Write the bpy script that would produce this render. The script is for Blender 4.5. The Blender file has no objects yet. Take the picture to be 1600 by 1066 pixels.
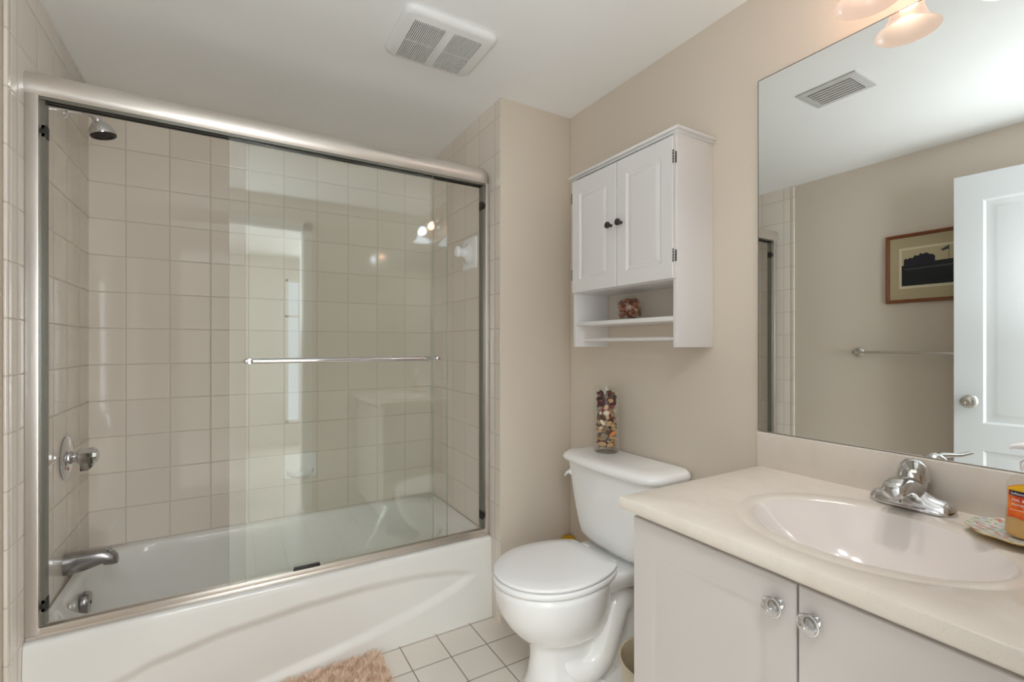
import bpy, bmesh, math, random
from math import sin, cos, pi, radians, sqrt
from mathutils import Vector, Matrix
random.seed(7)
S = bpy.context.scene
COL = S.collection
# ------------------------------------------------------------------ camera
cd = bpy.data.cameras.new('camera'); cam = bpy.data.objects.new('camera', cd); COL.objects.link(cam)
cam.location = (0, 0, 1.2057); cam.rotation_euler = (radians(90), 0, radians(-30.775))
cd.sensor_width = 36; cd.sensor_fit = 'HORIZONTAL'; cd.lens = 738.24 / 1600 * 36
cd.shift_y = (539.94 - 533) / 1600; cd.clip_start = 0.02
S.camera = cam
# ------------------------------------------------------------------ world, lights, exposure
S.view_settings.view_transform = 'Standard'; S.view_settings.look = 'None'
S.view_settings.exposure = 0.64; S.view_settings.gamma = 1; S.view_settings.use_curve_mapping = False
S.cycles.max_bounces = 12; S.cycles.diffuse_bounces = 8; S.cycles.glossy_bounces = 8
S.cycles.transparent_max_bounces = 24; S.cycles.caustics_reflective = False; S.cycles.caustics_refractive = False
w = bpy.data.worlds.new('sky'); S.world = w; w.use_nodes = True
w.node_tree.nodes['Background'].inputs[0].default_value = (0.80, 0.90, 1.0, 1)
w.node_tree.nodes['Background'].inputs[1].default_value = 1.8
def area(name, loc, rot, sx, sy, power, color, shape='RECTANGLE'):
    l = bpy.data.lights.new(name, 'AREA'); l.shape = shape; l.size = sx; l.size_y = sy
    l.energy = power; l.color = color
    o = bpy.data.objects.new(name, l); o.location = loc; o.rotation_euler = rot; COL.objects.link(o); return o
LAMPS = [(0.520, (1.0, 0.89, 0.77)), (0.318, (0.93, 0.96, 1.0))]
LX, LZ = 1.275, 2.008
for i, (ly, lc) in enumerate(LAMPS):
    l = bpy.data.lights.new('bulb_light', 'POINT'); l.energy = 7.0; l.color = lc; l.shadow_soft_size = 0.026
    o = bpy.data.objects.new('bulb_light', l); o.location = (LX, ly, LZ + 0.080); COL.objects.link(o)
area('added_ceiling_fill', (-0.06, 0.06, 1.23), (radians(180), 0, 0), 0.5, 0.3, 7.5, (0.90, 0.96, 1.0))  # added unseen fill aimed up to brighten the ceiling, no real flash
area('added_hall_overhead_fill', (0.0, -0.47, 2.235), (0, 0, 0), 0.9, 0.5, 20.0, (0.89, 0.955, 1.0))  # added fill under the hall ceiling, out of view
area('added_hall_far_fill', (1.36, -2.50, 1.20), (radians(90), 0, 0), 1.15, 1.9, 48.0, (0.89, 0.955, 1.0))  # added fill at the far hall wall, no window around it
area('added_hall_far_fill', (-0.98, -2.50, 1.20), (radians(90), 0, 0), 0.62, 1.9, 15.0, (0.89, 0.955, 1.0))  # second added fill on the far wall, likewise without a window
# ------------------------------------------------------------------ constants
XL, XE, XR = -0.51, 1.005, 1.385
YB, YS, YF = 2.605, 1.785, 0.05
ZC = 2.283
P = 0.1545
# ------------------------------------------------------------------ materials
def lin(c):
    return tuple(((x / 255) / 12.92 if x / 255 <= 0.04045 else ((x / 255 + 0.055) / 1.055) ** 2.4) for x in c)
class NT:
    def __init__(s, m): s.t = m.node_tree; s.n = s.t.nodes
    def new(s, k, **kw):
        n = s.n.new(k)
        for a, b in kw.items(): setattr(n, a, b)
        return n
    def link(s, a, b): s.t.links.new(a, b)
    def val(s, sock, v):
        if hasattr(v, 'is_linked') or isinstance(v, bpy.types.NodeSocket): s.link(v, sock)
        else: sock.default_value = v
    def math(s, op, a, b=None, c=None):
        n = s.new('ShaderNodeMath', operation=op)
        for i, v in enumerate((a, b, c)):
            if v is not None: s.val(n.inputs[i], v)
        return n.outputs[0]
def mat(name, rgb, rough=0.5, metal=0.0, spec=0.5, noise=0.0, nscale=20, bump=0.0, bscale=60, coat=0.0, trans=0.0, ior=1.45, sss=0.0):
    m = bpy.data.materials.new(name); m.use_nodes = True
    t = NT(m); b = t.n['Principled BSDF']
    c = lin(rgb)
    b.inputs['Base Color'].default_value = (*c, 1); b.inputs['Roughness'].default_value = rough
    b.inputs['Metallic'].default_value = metal; b.inputs['Specular IOR Level'].default_value = spec
    b.inputs['Coat Weight'].default_value = coat; b.inputs['Coat Roughness'].default_value = 0.08
    b.inputs['Transmission Weight'].default_value = trans; b.inputs['IOR'].default_value = ior
    tc = t.new('ShaderNodeTexCoord')
    if noise:
        n = t.new('ShaderNodeTexNoise'); n.inputs['Scale'].default_value = nscale; n.inputs['Detail'].default_value = 4
        t.link(tc.outputs['Object'], n.inputs['Vector'])
        mx = t.new('ShaderNodeMix', data_type='RGBA'); t.link(n.outputs[0], mx.inputs[0])
        mx.inputs[6].default_value = (*[x * (1 - noise) for x in c], 1); mx.inputs[7].default_value = (*[min(1, x * (1 + noise)) for x in c], 1)
        t.link(mx.outputs[2], b.inputs['Base Color'])
    if bump:
        n = t.new('ShaderNodeTexNoise'); n.inputs['Scale'].default_value = bscale; n.inputs['Detail'].default_value = 3
        t.link(tc.outputs['Object'], n.inputs['Vector'])
        bp = t.new('ShaderNodeBump'); bp.inputs['Strength'].default_value = bump; bp.inputs['Distance'].default_value = 0.002
        t.link(n.outputs[0], bp.inputs['Height']); t.link(bp.outputs[0], b.inputs['Normal'])
    return m
def tile_mat(name, rgb, grout, au, av, ou, ov, pitch, gw=0.0028, rough=0.07, wob=0.10):
    m = bpy.data.materials.new(name); m.use_nodes = True
    t = NT(m); b = t.n['Principled BSDF']
    tc = t.new('ShaderNodeTexCoord'); sp = t.new('ShaderNodeSeparateXYZ'); t.link(tc.outputs['Object'], sp.inputs[0])
    U = t.math('DIVIDE', t.math('SUBTRACT', sp.outputs[au], ou), pitch)
    V = t.math('DIVIDE', t.math('SUBTRACT', sp.outputs[av], ov), pitch)
    ms = []
    for X in (U, V):
        f = t.math('FRACT', X); d = t.math('ABSOLUTE', t.math('SUBTRACT', f, 0.5))   # 0.5 at the joint
        mr = t.new('ShaderNodeMapRange', interpolation_type='SMOOTHSTEP')
        t.link(d, mr.inputs[0]); mr.inputs[1].default_value = 0.5 - gw * 0.95 / pitch; mr.inputs[2].default_value = 0.5 - gw * 0.35 / pitch
        wide = t.new('ShaderNodeMapRange', interpolation_type='SMOOTHSTEP')
        t.link(d, wide.inputs[0]); wide.inputs[1].default_value = 0.5 - gw * 1.6 / pitch; wide.inputs[2].default_value = 0.5 - gw * .5 / pitch
        ms.append((mr.outputs[0], wide.outputs[0]))
    g = t.math('MAXIMUM', ms[0][0], ms[1][0]); gb = t.math('MAXIMUM', ms[0][1], ms[1][1])
    cb = t.new('ShaderNodeCombineXYZ'); t.link(t.math('FLOOR', U), cb.inputs[0]); t.link(t.math('FLOOR', V), cb.inputs[1])
    wn = t.new('ShaderNodeTexWhiteNoise', noise_dimensions='3D'); t.link(cb.outputs[0], wn.inputs['Vector'])
    hs = t.new('ShaderNodeHueSaturation'); hs.inputs['Color'].default_value = (*lin(rgb), 1)
    t.link(t.math('ADD', 0.965, t.math('MULTIPLY', wn.outputs[0], 0.05)), hs.inputs['Value'])
    mx = t.new('ShaderNodeMix', data_type='RGBA'); t.link(g, mx.inputs[0]); t.link(hs.outputs[0], mx.inputs[6])
    mx.inputs[7].default_value = (*lin(grout), 1); t.link(mx.outputs[2], b.inputs['Base Color'])
    t.link(t.math('ADD', rough, t.math('MULTIPLY', g, 0.6)), b.inputs['Roughness'])
    n = t.new('ShaderNodeTexNoise'); n.inputs['Scale'].default_value = 9; n.inputs['Detail'].default_value = 1
    t.link(tc.outputs['Object'], n.inputs['Vector'])
    # each tile sits at its own slight tilt
    fu = t.math('SUBTRACT', t.math('FRACT', U), 0.5); fv = t.math('SUBTRACT', t.math('FRACT', V), 0.5)
    sc = t.new('ShaderNodeSeparateColor'); t.link(wn.outputs[1], sc.inputs[0])
    tilt = t.math('ADD', t.math('MULTIPLY', fu, t.math('SUBTRACT', sc.outputs[0], 0.5)), t.math('MULTIPLY', fv, t.math('SUBTRACT', sc.outputs[1], 0.5)))
    hgt = t.math('ADD', t.math('ADD', t.math('MULTIPLY', gb, -1.0), t.math('MULTIPLY', n.outputs[0], wob * 4)), t.math('MULTIPLY', tilt, wob * 5))
    bp = t.new('ShaderNodeBump'); bp.inputs['Strength'].default_value = 0.6; bp.inputs['Distance'].default_value = 0.0012
    t.link(hgt, bp.inputs['Height']); t.link(bp.outputs[0], b.inputs['Normal'])
    b.inputs['Specular IOR Level'].default_value = 0.5
    return m
def glass_mat(name, tint, f0=0.045, rough=0.0, pw=5.0, maxf=1.0):
    m = bpy.data.materials.new(name); m.use_nodes = True
    t = NT(m); t.n.remove(t.n['Principled BSDF']); out = t.n['Material Output']
    ge = t.new('ShaderNodeNewGeometry'); dt = t.new('ShaderNodeVectorMath', operation='DOT_PRODUCT')
    t.link(ge.outputs['Normal'], dt.inputs[0]); t.link(ge.outputs['Incoming'], dt.inputs[1])
    c = t.math('ABSOLUTE', dt.outputs['Value'])
    f = t.math('ADD', f0, t.math('MULTIPLY', t.math('POWER', t.math('SUBTRACT', 1.0, c), pw), (maxf - f0)))
    tr = t.new('ShaderNodeBsdfTransparent'); tr.inputs[0].default_value = (*tint, 1)
    gl = t.new('ShaderNodeBsdfGlossy'); gl.inputs['Roughness'].default_value = rough; gl.inputs[0].default_value = (1, 1, 1, 1)
    mx = t.new('ShaderNodeMixShader'); t.link(f, mx.inputs[0]); t.link(tr.outputs[0], mx.inputs[1]); t.link(gl.outputs[0], mx.inputs[2])
    t.link(mx.outputs[0], out.inputs[0]); return m
def emit_mat(name, rgb, strength):
    m = bpy.data.materials.new(name); m.use_nodes = True
    b = m.node_tree.nodes['Principled BSDF']; b.inputs['Base Color'].default_value = (*lin(rgb), 1)
    b.inputs['Emission Color'].default_value = (*lin(rgb), 1); b.inputs['Emission Strength'].default_value = strength
    b.inputs['Roughness'].default_value = 0.3
    return m
M = {}
M['hallpaint'] = mat('hall_paint', (214, 211, 206), 0.5)
M['paint'] = mat('beige_wall_paint', (214, 203, 189), 0.42, noise=0.01, nscale=2, bump=0.0, bscale=150, spec=0.35)
M['ceiling'] = mat('white_ceiling_paint', (246, 247, 247), 0.6, bump=0.06, bscale=120)
TC, GC = (231, 222, 211), (202, 191, 179)
M['tile_back'] = tile_mat('glazed_tile_back', TC, GC, 0, 2, -0.3887, 0.3516, P)
M['tile_side'] = tile_mat('glazed_tile_side', TC, GC, 1, 2, 1.9905, 0.3516, P)
M['tile_trim'] = tile_mat('glazed_bullnose', TC, GC, 1, 2, 1.5, 0.3516, P)
M['tile_floor'] = tile_mat('floor_tile', (228, 221, 212), (140, 130, 120), 0, 1, 0.8892, 1.6914, P, gw=0.0032, rough=0.16, wob=0.05)
M['hall_floor'] = mat('hall_floor', (196, 190, 182), 0.5, noise=0.1)
M['white'] = mat('white_gloss_paint', (236, 237, 236), 0.28, bump=0.02)
M['vanity'] = mat('white_thermofoil', (200, 194, 190), 0.32, bump=0.02)
M['cabinet'] = mat('white_cabinet_paint', (226, 224, 223), 0.35)
M['doorpaint'] = mat('white_door_paint', (204, 206, 207), 0.35)
M['porcelain'] = mat('porcelain', (242, 242, 241), 0.07, coat=0.3)
M['seat'] = mat('seat_plastic', (238, 238, 238), 0.16)
M['tub'] = mat('tub_enamel', (232, 231, 227), 0.10, coat=0.2)
M['chrome'] = mat('chrome', (225, 225, 228), 0.06, 1.0)
M['satin'] = mat('satin_nickel', (200, 196, 190), 0.22, 1.0)
M['alu'] = mat('anodised_aluminium', (232, 226, 220), 0.36, 1.0, bump=0.03, bscale=8)
M['spoutmetal'] = mat('worn_chrome', (168, 166, 166), 0.25, 1.0)
M['faucetmetal'] = mat('brushed_chrome', (208, 207, 207), 0.13, 1.0)
M['darkmetal'] = mat('dark_metal', (92, 86, 80), 0.3, 1.0)
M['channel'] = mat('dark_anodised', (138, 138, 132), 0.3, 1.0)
M['rubber'] = mat('dark_rubber', (38, 34, 31), 0.5)
M['glass'] = glass_mat('shower_glass', (0.980, 0.992, 0.983), 0.050)
M['glassedge'] = mat('glass_edge', (150, 168, 158), 0.15)
M['clear'] = glass_mat('clear_glass', (0.968, 0.970, 0.962), 0.03, pw=3.0, maxf=0.6)
M['knobglass'] = glass_mat('acrylic', (0.80, 0.80, 0.80), 0.22, rough=0.03, pw=2.0)
M['mirror'] = mat('mirror_silver', (242, 245, 244), 0.0, 1.0)
M['mirror_edge'] = mat('mirror_edge', (82, 74, 66), 0.3)
M['counter'] = mat('cultured_marble', (222, 213, 204), 0.22, noise=0.02, nscale=14, coat=0.1)
M['basin'] = mat('basin_gelcoat', (226, 218, 214), 0.12, coat=0.2)
M['black'] = mat('painted_void_shade', (18, 17, 16), 0.7)  # flat black that paints the shade inside grille and vent openings
def shade_mat(name, rgb, strength, through, alb):
    m = emit_mat(name, rgb, strength); t = NT(m); b = t.n['Principled BSDF']
    b.inputs['Base Color'].default_value = (*[alb * x for x in lin(rgb)], 1)
    tr = t.new('ShaderNodeBsdfTransparent'); tr.inputs[0].default_value = (*lin(rgb), 1); mx = t.new('ShaderNodeMixShader'); mx.inputs[0].default_value = through
    t.link(b.outputs[0], mx.inputs[1]); t.link(tr.outputs[0], mx.inputs[2]); t.link(mx.outputs[0], t.n['Material Output'].inputs[0]); return m
M['shadeglass'] = shade_mat('frosted_shade_warm', (252, 226, 206), 0.52, 0.26, 0.03)
M['shadecool'] = shade_mat('frosted_shade_cool', (232, 240, 248), 1.8, 0.30, 0.04)
M['bulb_w'] = emit_mat('warm_bulb', (255, 240, 215), 2.5)
M['bulb_c'] = emit_mat('cool_bulb', (240, 247, 255), 3.0)
M['wood'] = mat('cherry_frame', (122, 68, 34), 0.35, noise=0.25, nscale=40)
M['matboard'] = mat('olive_mat_board', (186, 172, 140), 0.8)
M['cream'] = mat('cream_bevel', (224, 214, 188), 0.8)
M['rug'] = mat('peach_pile', (232, 206, 184), 0.95, noise=0.18, nscale=60, spec=0.1)
M['ruglight'] = mat('peach_pile_tip', (244, 224, 204), 0.95, spec=0.1)
M['bin'] = mat('beige_plastic', (196, 184, 158), 0.4)
M['yellow'] = mat('yellow_plastic', (196, 150, 20), 0.4)
# counter speckle
def speckle(m, base, dark):
    t = NT(m); b = t.n['Principled BSDF']; tc = t.new('ShaderNodeTexCoord')
    n = t.new('ShaderNodeTexNoise'); n.inputs['Scale'].default_value = 420; n.inputs['Detail'].default_value = 2
    t.link(tc.outputs['Object'], n.inputs['Vector'])
    n2 = t.new('ShaderNodeTexNoise'); n2.inputs['Scale'].default_value = 16; n2.inputs['Detail'].default_value = 8; n2.inputs['Distortion'].default_value = 0.6
    t.link(tc.outputs['Object'], n2.inputs['Vector'])
    r = t.new('ShaderNodeMapRange'); t.link(n.outputs[0], r.inputs[0]); r.inputs[1].default_value = 0.62; r.inputs[2].default_value = 0.72
    r2 = t.new('ShaderNodeMapRange'); t.link(n2.outputs[0], r2.inputs[0]); r2.inputs[1].default_value = 0.45; r2.inputs[2].default_value = 0.7
    f = t.math('ADD', t.math('MULTIPLY', r.outputs[0], 0.35), t.math('MULTIPLY', r2.outputs[0], 0.12))
    mx = t.new('ShaderNodeMix', data_type='RGBA'); t.link(f, mx.inputs[0]); mx.inputs[6].default_value = (*lin(base), 1); mx.inputs[7].default_value = (*lin(dark), 1)
    t.link(mx.outputs[2], b.inputs['Base Color'])
speckle(M['counter'], (220, 211, 201), (184, 168, 150))
# ------------------------------------------------------------------ mesh helpers
def link_mesh(name, me, m, parent=None):
    o = bpy.data.objects.new(name, me); COL.objects.link(o)
    if m is not None:
        for x in (m if isinstance(m, (list, tuple)) else [m]): me.materials.append(x)
    if parent is not None:
        o.parent = parent; o.matrix_parent_inverse = Matrix.Identity(4)
        o.location = -Vector(OFF.get(parent.name, (0, 0, 0)))
    return o
OFF = {}     # world offset of every thing that is an Empty, so that parts can be written in room coordinates
def worldoff(p):
    return Vector(OFF.get(p.name, (0, 0, 0)))
def build(name, bm, m, parent=None, smooth=True, angle=40):
    bmesh.ops.recalc_face_normals(bm, faces=bm.faces)
    me = bpy.data.meshes.new(name); bm.to_mesh(me); bm.free()
    if parent is not None:
        off = worldoff(parent); me.transform(Matrix.Translation(-off))
    o = bpy.data.objects.new(name, me); COL.objects.link(o)
    for x in (m if isinstance(m, (list, tuple)) else [m]): me.materials.append(x)
    if smooth:
        for p in me.polygons: p.use_smooth = True
        me.set_sharp_from_angle(angle=radians(angle))
    if parent is not None:
        o.parent = parent; OFF[o.name] = tuple(worldoff(parent))
    return o
def tag(o, label=None, cat=None, group=None, kind=None):
    if label: o['label'] = label
    if cat: o['category'] = cat
    if group: o['group'] = group
    if kind: o['kind'] = kind
    return o
def thing(name, loc, label, cat, group=None):
    o = bpy.data.objects.new(name, None); COL.objects.link(o); o.location = loc; o.empty_display_size = 0.05
    OFF[o.name] = tuple(loc); return tag(o, label, cat, group)
def box(bm, x0, x1, y0, y1, z0, z1, bev=0.0, seg=2):
    r = bmesh.ops.create_cube(bm, size=1.0); vs = r['verts']
    for v in vs:
        v.co = Vector(((x0 + x1) / 2 + v.co.x * (x1 - x0), (y0 + y1) / 2 + v.co.y * (y1 - y0), (z0 + z1) / 2 + v.co.z * (z1 - z0)))
    if bev:
        es = list({e for v in vs for e in v.link_edges})
        bmesh.ops.bevel(bm, geom=es, offset=bev, segments=seg, profile=0.5, affect='EDGES')
    return bm
def NB(): return bmesh.new()
def bx(*a, **k): return box(NB(), *a, **k)
def loft(bm, rings, cap0=True, cap1=True, closed=True):
    R = [[bm.verts.new(p) for p in r] for r in rings]
    n = len(R[0])
    for a, b in zip(R, R[1:]):
        for i in range(n if closed else n - 1):
            j = (i + 1) % n
            try: bm.faces.new((a[i], a[j], b[j], b[i]))
            except ValueError: pass
    if cap0: bm.faces.new(R[0])
    if cap1: bm.faces.new(list(reversed(R[-1])))
    return bm
def frame_axes(d):
    d = Vector(d).normalized(); up = Vector((0, 0, 1)) if abs(d.z) < 0.95 else Vector((1, 0, 0))
    a = d.cross(up).normalized(); return a, d.cross(a).normalized(), d
def tube(bm, pts, rad, n=16, caps=True, flat=1.0):
    pts = [Vector(p) for p in pts]; rads = rad if isinstance(rad, (list, tuple)) else [rad] * len(pts)
    rings = []; a = None
    for i, p in enumerate(pts):
        d = (pts[min(i + 1, len(pts) - 1)] - pts[max(i - 1, 0)]).normalized()
        if a is None: a, b, _ = frame_axes(d)
        else:
            a = (a - d * a.dot(d)).normalized(); b = d.cross(a)
        rings.append([p + (a * cos(2 * pi * k / n) + b * sin(2 * pi * k / n) * flat) * rads[i] for k in range(n)])
    return loft(bm, rings, caps, caps)
def lathe(bm, prof, c, axis=(0, 0, 1), n=40, caps=True, sx=1.0, sy=1.0):
    a, b, d = frame_axes(axis); c = Vector(c)
    rings = [[c + d * h + (a * cos(2 * pi * k / n) * sx + b * sin(2 * pi * k / n) * sy) * max(r, 1e-5) for k in range(n)] for r, h in prof]
    return loft(bm, rings, caps, caps)
def rrect(x0, x1, y0, y1, r, z, k=8, m=10):
    pts = []
    cs = [(x1 - r, y1 - r, 0), (x0 + r, y1 - r, 90), (x0 + r, y0 + r, 180), (x1 - r, y0 + r, 270)]
    for ci, (cx, cy, a0) in enumerate(cs):
        for i in range(k + 1):
            a = radians(a0 + 90 * i / k); pts.append(Vector((cx + r * cos(a), cy + r * sin(a), z)))
        nx = cs[(ci + 1) % 4]; a = radians(nx[2]); q = Vector((nx[0] + r * cos(a), nx[1] + r * sin(a), z)); p = pts[-1].copy()
        for i in range(1, m): pts.append(p.lerp(q, i / m))
    return pts
def smooth_path(pts, n=8):
    pts = [Vector(p) for p in pts]; out = []
    for i in range(len(pts) - 1):
        p0 = pts[max(i - 1, 0)]; p1 = pts[i]; p2 = pts[i + 1]; p3 = pts[min(i + 2, len(pts) - 1)]
        for k in range(n):
            t = k / n
            out.append(0.5 * ((2 * p1) + (p2 - p0) * t + (2 * p0 - 5 * p1 + 4 * p2 - p3) * t * t + (3 * p1 - p0 - 3 * p2 + p3) * t ** 3))
    out.append(pts[-1]); return out
def xform(bm, mtx): bmesh.ops.transform(bm, matrix=mtx, verts=bm.verts); return bm
def relief(w, h, t, panels, prof):
    """slab in (u, v, n): u 0..w, v 0..h, face at n=0 looking to +n, thickness t behind; panels get nested rings at prof=[(inset, depth)]"""
    bm = NB()
    us = sorted({0, w, *[p[0] for p in panels], *[p[1] for p in panels]}); vs = sorted({0, h, *[p[2] for p in panels], *[p[3] for p in panels]})
    e = 0.0018
    def q(a): return bm.faces.new([bm.verts.new(x) for x in a])
    for i in range(len(us) - 1):
        for j in range(len(vs) - 1):
            u0, u1, v0, v1 = us[i], us[i + 1], vs[j], vs[j + 1]
            if any(abs(p[0] - u0) < 1e-6 and abs(p[1] - u1) < 1e-6 and p[2] <= v0 + 1e-6 and p[3] >= v1 - 1e-6 for p in panels): continue
            a0 = u0 + (e if i == 0 else 0); a1 = u1 - (e if i == len(us) - 2 else 0); b0 = v0 + (e if j == 0 else 0); b1 = v1 - (e if j == len(vs) - 2 else 0)
            q([(a0, b0, 0), (a1, b0, 0), (a1, b1, 0), (a0, b1, 0)])
    for (u0, u1, v0, v1) in panels:
        last = (0, 0)
        pr = [(0, 0)] + prof
        for (i0, d0), (i1, d1) in zip(pr, pr[1:]):
            A = [(u0 + i0, v0 + i0, d0), (u1 - i0, v0 + i0, d0), (u1 - i0, v1 - i0, d0), (u0 + i0, v1 - i0, d0)]
            B = [(u0 + i1, v0 + i1, d1), (u1 - i1, v0 + i1, d1), (u1 - i1, v1 - i1, d1), (u0 + i1, v1 - i1, d1)]
            for k in range(4): q([A[k], A[(k + 1) % 4], B[(k + 1) % 4], B[k]])
        i1, d1 = pr[-1]; q([(u0 + i1, v0 + i1, d1), (u1 - i1, v0 + i1, d1), (u1 - i1, v1 - i1, d1), (u0 + i1, v1 - i1, d1)])
    R = [[(e, e, 0), (w - e, e, 0), (w - e, h - e, 0), (e, h - e, 0)], [(0, 0, -e), (w, 0, -e), (w, h, -e), (0, h, -e)], [(0, 0, -t), (w, 0, -t), (w, h, -t), (0, h, -t)]]
    for A, B in zip(R, R[1:]):
        for k in range(4): q([A[k], A[(k + 1) % 4], B[(k + 1) % 4], B[k]])
    q(list(reversed(R[2])))
    bmesh.ops.remove_doubles(bm, verts=bm.verts, dist=1e-5)
    return bm
def basis(o, U, V, N):
    return Matrix(((U[0], V[0], N[0], o[0]), (U[1], V[1], N[1], o[1]), (U[2], V[2], N[2], o[2]), (0, 0, 0, 1)))
def text_mesh(body, size, extrude=0.0003, bold=False):
    cu = bpy.data.curves.new('lettering', 'FONT'); cu.body = body; cu.size = size; cu.extrude = extrude; cu.align_x = 'CENTER'; cu.resolution_u = 2
    if bold: cu.offset = size * 0.02
    o = bpy.data.objects.new('lettering_source', cu); COL.objects.link(o)
    bpy.context.view_layer.update()
    me = bpy.data.meshes.new_from_object(o.evaluated_get(bpy.context.evaluated_depsgraph_get()))
    bpy.data.objects.remove(o); bpy.data.curves.remove(cu)
    bm = NB(); bm.from_mesh(me); bpy.data.meshes.remove(me); return bm
def struct(name, bm, m, smooth=False): return tag(build(name, bm, m, smooth=smooth), kind='structure')

# ================================================================== ROOM
HX0, HX1, HY0 = -1.3, 2.2, -2.6
struct('floor', bx(-0.56, 1.45, -0.09, 2.66, -0.05, 0), M['tile_floor'])
struct('ceiling', bx(-0.56, 1.45, -0.07, 2.66, ZC, ZC + 0.05), M['ceiling'])
struct('wall_left', bx(-0.56, -0.52, YF - 0.12, YB + 0.05, 0, ZC), M['paint'])
bm = NB(); box(bm, -0.52, XL, 1.7925, YB, 0, ZC, bev=0.002); struct('wall_left_tile', bm, M['tile_side'], True)
struct('trim_1', bx(-0.52, -0.5095, 1.764, 1.792, 0, ZC, bev=0.006, seg=4), M['tile_trim'], True)
struct('wall_back', bx(-0.56, XE + 0.05, YB, YB + 0.05, 0, ZC), M['tile_back'])
struct('wall_right', bx(XR, XR + 0.05, YF - 0.12, 1.87, 0, ZC), M['paint'])
# the short wall at the foot of the tub: tiled on the tub side, painted towards the toilet
struct('wall_alcove', bx(1.0062, XR, YS, YS + 0.08, 0, ZC, bev=0.003, seg=3), M['paint'], True)
struct('wall_alcove_tile', bx(XE, 1.05, YS + 0.004, YB, 0, ZC), M['tile_side'])
# front wall with the doorway the camera stands in
DX0, DX1, DH = -0.44, 0.46, 2.05
bm = NB(); box(bm, -0.56, DX0, YF - 0.12, YF, 0, ZC); box(bm, DX1, XR, YF - 0.12, YF, 0, ZC); box(bm, DX0, DX1, YF - 0.12, YF, DH, ZC)
struct('wall_front', bm, M['paint'])
bm = NB()
box(bm, DX1 - 0.012, DX1, YF - 0.12, YF, 0, DH); box(bm, DX0, DX0 + 0.012, YF - 0.12, YF, 0, DH); box(bm, DX0, DX1, YF - 0.12, YF, DH - 0.012, DH)
box(bm, DX1 - 0.006, DX1 + 0.058, YF, YF + 0.014, 0, DH + 0.06, bev=0.004); box(bm, DX0 - 0.058, DX0 + 0.006, YF, YF + 0.014, 0, DH + 0.06, bev=0.004)
box(bm, DX0 - 0.058, DX1 + 0.058, YF, YF + 0.014, DH - 0.006, DH + 0.06, bev=0.004)
struct('trim_2', bm, M['white'], True)
# the hall behind the doorway
struct('floor_hall', bx(HX0, HX1, HY0, -0.09, -0.05, -0.001), M['hall_floor'])
struct('ceiling_hall', bx(HX0, HX1, HY0, -0.07, ZC + 0.001, ZC + 0.05), M['ceiling'])
struct('wall_hall_left', bx(HX0 - 0.05, HX0, HY0, -0.07, 0, ZC), M['hallpaint'])
struct('wall_hall_right', bx(HX1, HX1 + 0.05, HY0, -0.07, 0, ZC), M['hallpaint'])
bm = NB(); box(bm, HX0, -0.56, -0.12, -0.07, 0, ZC); box(bm, XR, HX1, -0.12, -0.07, 0, ZC); struct('wall_hall_near', bm, M['hallpaint'])
WX0, WX1, WZ0, WZ1 = 0.58, 0.76, 0.25, 2.02
bm = NB(); box(bm, HX0, WX0, HY0 - 0.05, HY0, 0, ZC); box(bm, WX1, HX1, HY0 - 0.05, HY0, 0, ZC); box(bm, WX0, WX1, HY0 - 0.05, HY0, 0, WZ0); box(bm, WX0, WX1, HY0 - 0.05, HY0, WZ1, ZC)
struct('wall_hall_far', bm, M['hallpaint'])
wn = struct('window_1', bx(WX0, WX1, HY0 - 0.04, HY0 - 0.034, WZ0, WZ1), M['clear'])
bm = NB()
for a in ((WX0, WX0 + 0.03, WZ0, WZ1), (WX1 - 0.03, WX1, WZ0, WZ1), (WX0, WX1, WZ0, WZ0 + 0.03), (WX0, WX1, WZ1 - 0.03, WZ1), (WX0, WX1, 1.55, 1.58)):
    box(bm, a[0], a[1], HY0 - 0.05, HY0 + 0.01, a[2], a[3])
build('window_frame', bm, M['white'], wn)
bm = bx(-0.47, 0.47, -0.74, -0.20, 2.24, ZC, bev=0.01)  # invented housing added over the overhead hall fill, unseen from the camera
tag(build('added_hall_fill_housing', bm, M['white']), 'added flat white rectangular housing over the unseen hall fill light', 'fill light housing')

# ================================================================== BATHTUB
tb = thing('bathtub', (0.25, 2.2, 0), 'white alcove bathtub with a curved recess pressed into its front apron', 'bathtub')
TX0, TX1, TY0, TY1, TZ = XL + 0.001, XE - 0.001, 1.868, YB - 0.001, 0.350
bm = NB()
def basin(z, l, r, f, b, rad): return rrect(TX0 + l, TX1 - r, TY0 + f, TY1 - b, rad, z, k=10, m=14)
rings = [rrect(TX0, TX1, TY0 + 0.001, TY1, 0.004, TZ - 0.012, 10, 14), rrect(TX0 + 0.001, TX1 - 0.001, TY0 + 0.004, TY1 - 0.001, 0.006, TZ - 0.004, 10, 14),
         rrect(TX0 + 0.003, TX1 - 0.003, TY0 + 0.012, TY1 - 0.003, 0.01, TZ, 10, 14),
         basin(TZ, .022, .120, .085, .030, .20), basin(TZ - .003, .028, .128, .092, .036, .20), basin(TZ - .012, .033, .136, .098, .041, .20), basin(TZ - .035, .037, .150, .103, .046, .195),
         basin(0.22, .050, .215, .112, .056, .185), basin(0.12, .070, .285, .124, .07, .17), basin(0.075, .115, .33, .145, .09, .15), basin(0.055, .16, .40, .19, .135, .11), basin(0.05, .3, .55, .28, .23, .06)]
loft(bm, rings, False, True)
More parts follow.
